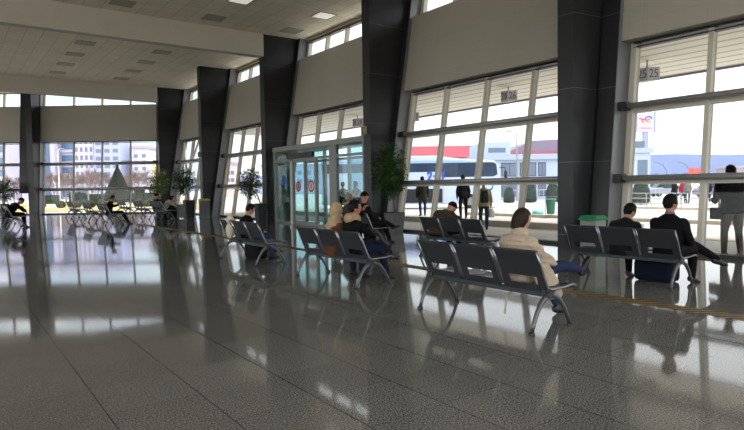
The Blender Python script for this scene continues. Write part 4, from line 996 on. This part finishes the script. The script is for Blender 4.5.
# far benches
person('man in black clothes looking at his hands on the far left bench row', (5.62, 26.6), E_-.1, lean=.02, bow=.3, hp=-.4, jacket=blk_, trouser=blk_, hair=('short', 'black'), legs={-1: ((-.1, .5, .52), (-.12, .76, .1)), 1: ((.12, .5, .52), (.1, .74, .1))}, arms={1: ((.24, .18, .80), (.06, .36, .84)), -1: ((-.24, .18, .80), (-.06, .36, .84))})
person('person in black bent over on the bench at the left edge of the hall', (2.1, 27.8), E_, lean=.25, bow=.6, hp=-.5, jacket=blk_, trouser=blk_, hair=('beanie', capb), build=1.4, scale=1.08, puffy=True, arms={1: ((.24, .34, .76), (.08, .5, .62)), -1: ((-.24, .34, .76), (-.08, .5, .62))})
person('person in a pale jacket leaning forward beside the upright suitcases', (8.62, 28.75), E_-.15, lean=.22, bow=.5, hp=-.4, hy=-.2, jacket=pale, trouser=blk_, hair=('long', 'black'), skin='light', arms={1: ((.24, .34, .74), (.08, .5, .66)), -1: ((-.24, .34, .74), (-.08, .5, .66))})
person('person in a dark cap on the far side of the bench by the suitcases', (8.50, 29.9), E_, lean=.0, bow=.1, jacket=blk_, trouser=blk_, hair=('beanie', capb))
# outside
def gp(px, py): p = gnd(px, py, G); return (p.x, p.y)
person('person in a dark olive parka and jeans walking towards the coach', (17.52, 19.97), -CTH+.1, 'stand', jacket=parka, trouser=jean, hair=('short', 'black'), z0=.09, coat=.22, build=1.12, legs={-1: ((-.11, .10, .50), (-.12, -.10, .10)), 1: ((.11, .04, .5), (.12, .12, .09))})
person('person in a black jacket and trousers walking away outside, seen right of the first mullion', (17.0, 16.88), -CTH, 'stand', jacket=blk2, trouser=blk2, hair=('short', 'brown'), z0=.09, legs={-1: ((-.11, .12, .50), (-.12, -.08, .12)), 1: ((.11, .03, .5), (.12, .10, .09))})
PB, jb = person('person in a tan jacket and jeans with a dark backpack walking outside the middle window', (15.1, 14.0), -CTH-.1, 'stand', lean=.04, bow=.08, jacket=tan_, trouser=jean2, hair=('short', 'brown'), z0=G, scale=.97, build=1.08, legs={-1: ((-.11, .14, .50), (-.12, -.05, .13)), 1: ((.10, .02, .5), (.10, .08, .09))})
person('man standing with his back to the nearest window in a black jacket and grey trousers', gp(732, 257), -CTH+.05, 'stand', jacket=blk_, trouser=cloth('trouser_grey', (88, 84, 80)), shoe=(120, 112, 104), hair=('short', 'black'), z0=G, scale=1.05, build=1.38, legs={-1: ((-.15, .02, .50), (-.17, -.01, .09), (-.06, .19, -.04)), 1: ((.14, .02, .5), (.16, -.01, .09))}, arms={-1: ((-.34, .02, 1.10), (-.24, .26, 1.12)), 1: ((.34, .02, 1.10), (.24, .26, 1.12))})
person('person half hidden behind the man standing at the nearest window', gp(756, 252), -CTH+PI, 'stand', jacket=grey, trouser=blk2, hair=('short', 'brown'), z0=G, scale=1.02)
for px, dpt, jk, tr, lab, yw in ((675, 42, blk2, jean2, 'pedestrian in dark clothes on the far pavement, leftmost of the group', .4), (683, 44, red_, blk2, 'pedestrian in a red top on the far pavement', -.5), (688, 43, grey, jean2, 'pedestrian in a grey jacket beside the one in red', 0), (702, 46, blk2, blk2, 'pedestrian in black just left of the nearest mullion', .8), (708, 45, navy, blk2, 'pedestrian in navy behind the nearest mullion', -.3)):
    p = at(px, 195, dpt); person(lab, (p.x, p.y), -CTH+yw, 'stand', jacket=jk, trouser=tr, hair=('short', 'black'), z0=G, group='pedestrians on the far pavement', legs={-1: ((-.11, .12, .50), (-.12, -.08, .12)), 1: ((.11, .03, .5), (.12, .10, .09))})
p = ray(357, 200); p = CAM+p*(13.3/p.x); person('man in a dark jacket over a blue shirt outside the glass entrance', (p.x, p.y), PI*.55, 'stand', jacket=bluesh, trouser=blk2, hair=('short', 'brown'), z0=G)
p = ray(343, 200); p = CAM+p*(13.6/p.x); person('person in dark clothes behind the right glass pane of the entrance', (p.x, p.y), -CTH, 'stand', jacket=blk2, trouser=blk_, hair=('short', 'black'), z0=G)

# backpack and carrier bag
def backpack():
    o = empty('backpack', PB.location, PB.rotation_euler.z, 'dark green backpack on the back of the person in the tan jacket', 'backpack')
    o.scale = PB.scale
    mb = MB(); mb.loft([((0, -.22, .98), (.12, 0, 0), (0, .05, 0)), ((0, -.245, 1.02), (.145, 0, 0), (0, .09, 0)), ((0, -.24, 1.25), (.145, 0, 0), (0, .09, 0)), ((0, -.20, 1.42), (.10, 0, 0), (0, .06, 0))], 16); mb.build('pack', cloth('pack_green', (36, 48, 50)), o, smooth=True)
    MB().bb(-.10, .10, -.36, -.31, 1.03, 1.2).build('front_pocket', cloth('pack_green'), o, bevel=.02)
    for s in (-1, 1): MB().tube([(s*.09, -.17, 1.40), (s*.10, -.02, 1.46), (s*.12, .11, 1.38), (s*.13, .13, 1.2), (s*.13, -.1, 1.05)], [(.02, .006)]*5, 6).build('strap', blk_, o)
backpack()
wr = PB.matrix_basis @ jb['A'][1][1] if 0 else V((0, 0, 0))
lp = jb['A'][1][1]; R_ = M.Rotation(PB.rotation_euler.z, 3, 'Z'); q = PB.location+R_ @ (lp*.97)
o = empty('carrier_bag', (q.x+.02, q.y, q.z-.40), PB.rotation_euler.z, 'white plastic carrier bag hanging from the hand of the person with the backpack', 'bag')
MB().loft([((0, 0, 0), (.10, 0, 0), (0, .05, 0)), ((0, 0, .08), (.14, 0, 0), (0, .08, 0)), ((0, 0, .2), (.12, 0, 0), (0, .06, 0)), ((0, 0, .29), (.06, 0, 0), (0, .02, 0))], 14).build('bag_body', mat('bag_white', (224, 222, 216), .5), o, smooth=True)
MB().tube([(-.05, 0, .28), (-.02, 0, .36), (.02, 0, .36), (.05, 0, .28)], .008, 6).build('handle', mat('bag_white'), o)
# shoulder bag of the man at the nearest window
q = V((*gp(732, 257), G)); rr = M.Rotation(-CTH+.05, 3, 'Z'); q2 = q+rr @ V((-.33, .04, .78))
o = empty('shoulder_bag', q2, -CTH+.05, 'black shoulder bag at the left hip of the man standing outside the nearest window', 'bag'); MB().bb(-.06, .06, -.12, .12, 0, .24).build('bag_body', blk_, o, bevel=.02); MB().tube([(0, -.1, .23), (.06, -.02, .48), (.1, .06, .23)], .01, 6).build('strap', blk_, o)

# ------------------------------------------------------------------ potted ficus plants
m_leaf = mat('ficus_leaf', (58, 90, 44), .45, noise=.25, nscale=9); m_leaf2 = mat('ficus_leaf_pale', (110, 138, 66), .5, noise=.2, nscale=9); m_soil = mat('soil', (50, 38, 30), .95)
def ficus(loc, label, zc, rx, rz, nleaf, pot, potm, lm, seed, tx=0., ty=0., ls=.06):
    o = empty('potted_ficus', (loc[0], loc[1], 0), 0, label, 'potted plant', 'potted ficus plants along the windows'); rng = random.Random(seed)
    w, h = pot
    mb = MB(); mb.loft([((0, 0, 0), (w*.44, w*.44, 0), (-w*.44, w*.44, 0)), ((0, 0, h-.03), (w*.56, w*.56, 0), (-w*.56, w*.56, 0)), ((0, 0, h), (w*.58, w*.58, 0), (-w*.58, w*.58, 0))], 4); mb.build('planter', potm, o)
    MB().loft([((0, 0, h+.002), (w*.5, w*.5, 0), (-w*.5, w*.5, 0)), ((0, 0, h+.012), (w*.5, w*.5, 0), (-w*.5, w*.5, 0))], 4).build('soil', m_soil, o)
    top = V((tx, ty, zc+rz*.5))
    mb = MB(); mb.tube([(0, 0, h), (tx*.4+.03, ty*.3, h+(zc-h)*.4), (tx*.8-.02, ty*.7, zc-rz*.4), top], [.032, .027, .022, .01], 7)
    tips = []
    for k in range(14):
        a = rng.uniform(0, 2*PI); z = rng.uniform(zc-rz*.75, zc+rz*.6); b = V((tx*.9, ty*.9, max(h+.3, z-.3))); f = math.sqrt(max(.05, 1-((z-zc)/rz)**2)); t = V((tx+rx*f*.8*math.cos(a), ty+rx*f*.8*math.sin(a), z+.1))
        mb.tube([b, b.lerp(t, .5)+V((0, 0, .06)), t], [.012, .009, .004], 5); tips.append((b, t))
    mb.build('trunk', mat('ficus_bark', (104, 88, 70), .9), o, smooth=True)
    mb = MB()
    for k in range(nleaf):
        if k % 3 == 0:
            b, t = rng.choice(tips); p = b.lerp(t, rng.uniform(.35, 1.1))+V((rng.gauss(0, .09), rng.gauss(0, .09), rng.gauss(0, .08)))
        else:
            d = V((rng.gauss(0, 1), rng.gauss(0, 1), rng.gauss(0, 1))).normalized(); r = rng.random()**.45; p = V((tx+d.x*rx*r, ty+d.y*rx*r, zc+d.z*rz*r))
            if math.sin(p.x*9+seed)*math.sin(p.y*9)*math.sin(p.z*8+seed) > .28: continue
        a = rng.uniform(0, 2*PI); dn = rng.uniform(-.9, .1); t = V((math.cos(a), math.sin(a), dn)).normalized(); s = t.cross(V((rng.uniform(-.4, .4), rng.uniform(-.4, .4), 1))).normalized(); n_ = t.cross(s); L = ls*rng.uniform(.8, 1.3)
        v = [mb.bm.verts.new(p+t*L*u+s*L*x+n_*L*z) for u, x, z in ((0, 0, 0), (.45, .34, .06), (1.1, .28, .04), (1.75, 0, -.12), (1.1, -.28, .04), (.45, -.34, .06))]
        mb._f((v[0], v[1], v[2], v[3])); mb._f((v[0], v[3], v[4], v[5]))
    mb.build('foliage', lm, o)
m_potg = mat('planter_grey', (92, 92, 94), .6); m_potb = mat('planter_black', (26, 26, 28), .5)
ficus((11.38, 14.32), 'tall leafy ficus in a square grey planter left of the middle window', 1.98, .54, .92, 3600, (.42, .62), m_potg, m_leaf, 1, -.22, -.02, .062)
ficus((10.55, 22.2), 'slim ficus in a tall black planter left of the glass entrance', 1.72, .52, .68, 1300, (.36, .82), m_potb, m_leaf, 2, -.25, .45, .075)
ficus((10.12, 29.75), 'round crowned ficus in a tall black planter beside the yellow lidded bin', 1.95, .62, .78, 1500, (.42, .9), m_potb, m_leaf, 3, -.15, .3, .085)
ficus((10.3, 35.6), 'pale green ficus in front of the corner of the far window', 1.95, .68, .95, 1500, (.42, .9), m_potb, m_leaf2, 4, 0, 0, .085)
p = at(4, 190, 36); ficus((p.x, p.y), 'ficus at the left edge of the frame before the far window', 1.6, .75, .75, 1300, (.42, .75), m_potb, m_leaf, 5, 0, 0, .09)

# ------------------------------------------------------------------ bins
def recycler(loc, rz, w, h, lidrgb, label, bodym):
    o = empty('waste_bin', (loc[0], loc[1], 0), rz, label, 'bin')
    MB().bb(-w/2, w/2, -w/2, w/2, .03, h).build('body', bodym, o, bevel=.012)
    MB().bb(-w/2-.02, w/2+.02, -w/2-.02, w/2+.02, 0, .04).build('plinth', mat('bin_base_%d' % lidrgb[0], lidrgb if lidrgb[0] < 100 else (40, 120, 90), .5), o)
    ld = mat('lid_%d' % lidrgb[0], lidrgb, .5)
    MB().bb(-w/2-.03, w/2+.03, -w/2-.03, w/2+.03, h, h+.03).build('rim', ld, o)
    lid = MB().loft([((0, 0, h+.03), (w*.58, w*.58, 0), (-w*.58, w*.58, 0)), ((0, 0, h+.09), (w*.45, w*.45, 0), (-w*.45, w*.45, 0)), ((0, 0, h+.1), (w*.4, w*.4, 0), (-w*.4, w*.4, 0))], 4).build('lid', ld, o)
    MB().bb(-w*.22, w*.22, -.04, .04, h+.1, h+.112).build('slot', m_black, lid)
recycler((10.6, 6.86), 0, .36, .69, (34, 128, 84), 'white bin with a green lid in front of the nearest dark column', mat('bin_body_pale', (140, 146, 142), .5))
recycler((10.75, 29.25), 0, .42, .88, (196, 160, 40), 'steel bin with a yellow lid at the foot of a dark column', mat('bin_steel', (92, 94, 98), .35, metal=.6))

# ------------------------------------------------------------------ luggage
def suitcase(loc, rz, w, d, h, m, label, handle=True):
    o = empty('suitcase', (loc[0], loc[1], 0), rz, label, 'suitcase')
    sh = MB().bb(-w/2, w/2, -d/2, d/2, .05, h).build('shell', m, o, bevel=.05)
    for k in range(4): MB().bb(-w/2+.06+k*(w-.12)/3-.012, -w/2+.06+k*(w-.12)/3+.012, -d/2-.006, d/2+.006, .12, h-.08).build('rib', m, sh, bevel=.004)
    for x in (-w/2+.06, w/2-.06):
        for y in (-d/2+.05, d/2-.05): MB().loft([((x-.012, y, .028), (0, .028, 0), (0, 0, .028)), ((x+.012, y, .028), (0, .028, 0), (0, 0, .028))], 12).build('wheel', m_black, o)
    if handle:
        mb = MB()
        for x in (-.1, .1): mb.tube([(x, d/2-.05, h-.02), (x, d/2-.05, h+.22)], .01, 6)
        mb.tube([(-.11, d/2-.05, h+.22), (.11, d/2-.05, h+.22)], .016, 6); mb.build('pull_handle', m_black, o)
    return o
m_sb = mat('suitcase_black', (24, 24, 28), .5); m_sg = mat('suitcase_silver', (104, 98, 104), .4)
suitcase((9.2, 29.7), .3, .46, .3, .78, m_sb, 'black upright suitcase beside the person in the pale jacket'); suitcase((9.5, 29.3), .3, .40, .28, .72, m_sg, 'silver upright suitcase to the right of the black one')
def holdall(loc, rz, L, w, h, m, label):
    o = empty('holdall', (loc[0], loc[1], 0), rz, label, 'bag')
    MB().bb(-w/2, w/2, -L/2, L/2, .0, h).build('bag_body', m, o, bevel=.07)
    for s in (-1, 1): MB().tube([(s*w*.3, -L*.2, h*.85), (s*w*.22, -L*.12, h*1.12), (s*w*.22, L*.12, h*1.12), (s*w*.3, L*.2, h*.85)], [(.014, .005)]*4, 6).build('handle', blk_, o)
    MB().tube([(0, -L*.44, h*.97), (0, L*.44, h*.97)], .006, 5).build('zip', m_black, o)
holdall((8.3, 4.34), .05, .56, .34, .33, cloth('bag_blue', (18, 27, 42)), 'dark blue holdall on the floor under the window bench')
holdall((5.1, 11.0), .1, .5, .3, .34, cloth('bag_black', (24, 24, 26)), 'black holdall on the floor under the bench before the entrance')
o = empty('soft_toy', (4.62, 11.15, .43), E_, 'small cream fluffy soft toy propped on the left seat of the bench before the entrance', 'toy'); m_fl = mat('cream_plush', (206, 198, 180), .95, bump=.6, bscale=60)
MB().ell((0, 0, .17), (.10, .09, .17)).build('toy_body', m_fl, o, smooth=True); MB().ell((0, .0, .38), (.09, .085, .09)).build('toy_head', m_fl, o, smooth=True)
for s in (-1, 1): MB().ell((s*.07, 0, .46), (.035, .02, .035)).build('ear', m_fl, o, smooth=True)
SKY, SUN, EXPO = 1.35, 2.6, 1.12

# ------------------------------------------------------------------ light
w = bpy.data.worlds.new('world'); sc.world = w; w.use_nodes = True; nt = w.node_tree; bg = nt.nodes['Background']
tc = nt.nodes.new('ShaderNodeTexCoord'); sx = nt.nodes.new('ShaderNodeSeparateXYZ'); nt.links.new(tc.outputs['Generated'], sx.inputs[0])
mp = nt.nodes.new('ShaderNodeMapping'); mp.inputs['Scale'].default_value = (1.6, 1.6, 5.); nt.links.new(tc.outputs['Generated'], mp.inputs[0])
n = nt.nodes.new('ShaderNodeTexNoise'); n.inputs['Scale'].default_value = 1.7; n.inputs['Detail'].default_value = 7; n.inputs['Roughness'].default_value = .55; nt.links.new(mp.outputs[0], n.inputs['Vector'])
cr = nt.nodes.new('ShaderNodeValToRGB'); cr.color_ramp.elements[0].position = .44; cr.color_ramp.elements[1].position = .62; nt.links.new(n.outputs['Fac'], cr.inputs[0])
up = nt.nodes.new('ShaderNodeMapRange'); up.inputs[1].default_value = 0; up.inputs[2].default_value = .7; nt.links.new(sx.outputs[2], up.inputs[0])
# glare of the sun's side of the sky
dt = nt.nodes.new('ShaderNodeVectorMath'); dt.operation = 'DOT_PRODUCT'; nt.links.new(tc.outputs['Generated'], dt.inputs[0]); dt.inputs[1].default_value = V((.86, .12, .5)).normalized()
gl = nt.nodes.new('ShaderNodeMapRange'); gl.inputs[1].default_value = .1; gl.inputs[2].default_value = 1.; gl.inputs[3].default_value = 0; gl.inputs[4].default_value = 1; nt.links.new(dt.outputs['Value'], gl.inputs[0])
blue = mixc(nt, up.outputs[0], (.40, .56, .66, 1), (.16, .32, .58, 1))
c1 = mixc(nt, cr.outputs[0], blue, (.85, .87, .88, 1))
c2 = mixc(nt, gl.outputs[0], c1, (.95, .95, .94, 1))
db = nt.nodes.new('ShaderNodeVectorMath'); db.operation = 'DOT_PRODUCT'; nt.links.new(tc.outputs['Generated'], db.inputs[0]); db.inputs[1].default_value = V((-.8, -.45, .35)).normalized()  # unseen sky behind the camera, brightened to fill the hall
gb = nt.nodes.new('ShaderNodeMapRange'); gb.inputs[1].default_value = .1; gb.inputs[2].default_value = .8; nt.links.new(db.outputs['Value'], gb.inputs[0])
c3 = mixc(nt, gb.outputs[0], c2, (1.6, 1.6, 1.58, 1))
nt.links.new(c3, bg.inputs['Color']); bg.inputs['Strength'].default_value = SKY
sl = bpy.data.lights.new('sun', 'SUN'); sl.energy = SUN; sl.angle = .012; sl.color = (1., .95, .87); so = bpy.data.objects.new('sun', sl); col.objects.link(so)
sdir = V((.45, -.05, .78)).normalized(); so.rotation_euler = sdir.to_track_quat('Z', 'Y').to_euler()
vs = sc.view_settings; vs.view_transform = 'Standard'; vs.look = 'None'; vs.gamma = 1; vs.use_curve_mapping = False; vs.exposure = EXPO
sc.cycles.max_bounces = 10; sc.cycles.transparent_max_bounces = 24; sc.cycles.diffuse_bounces = 5; sc.cycles.glossy_bounces = 5
sc.cycles.use_denoising = True; sc.cycles.sample_clamp_indirect = 8.; sc.cycles.caustics_reflective = False; sc.cycles.caustics_refractive = False
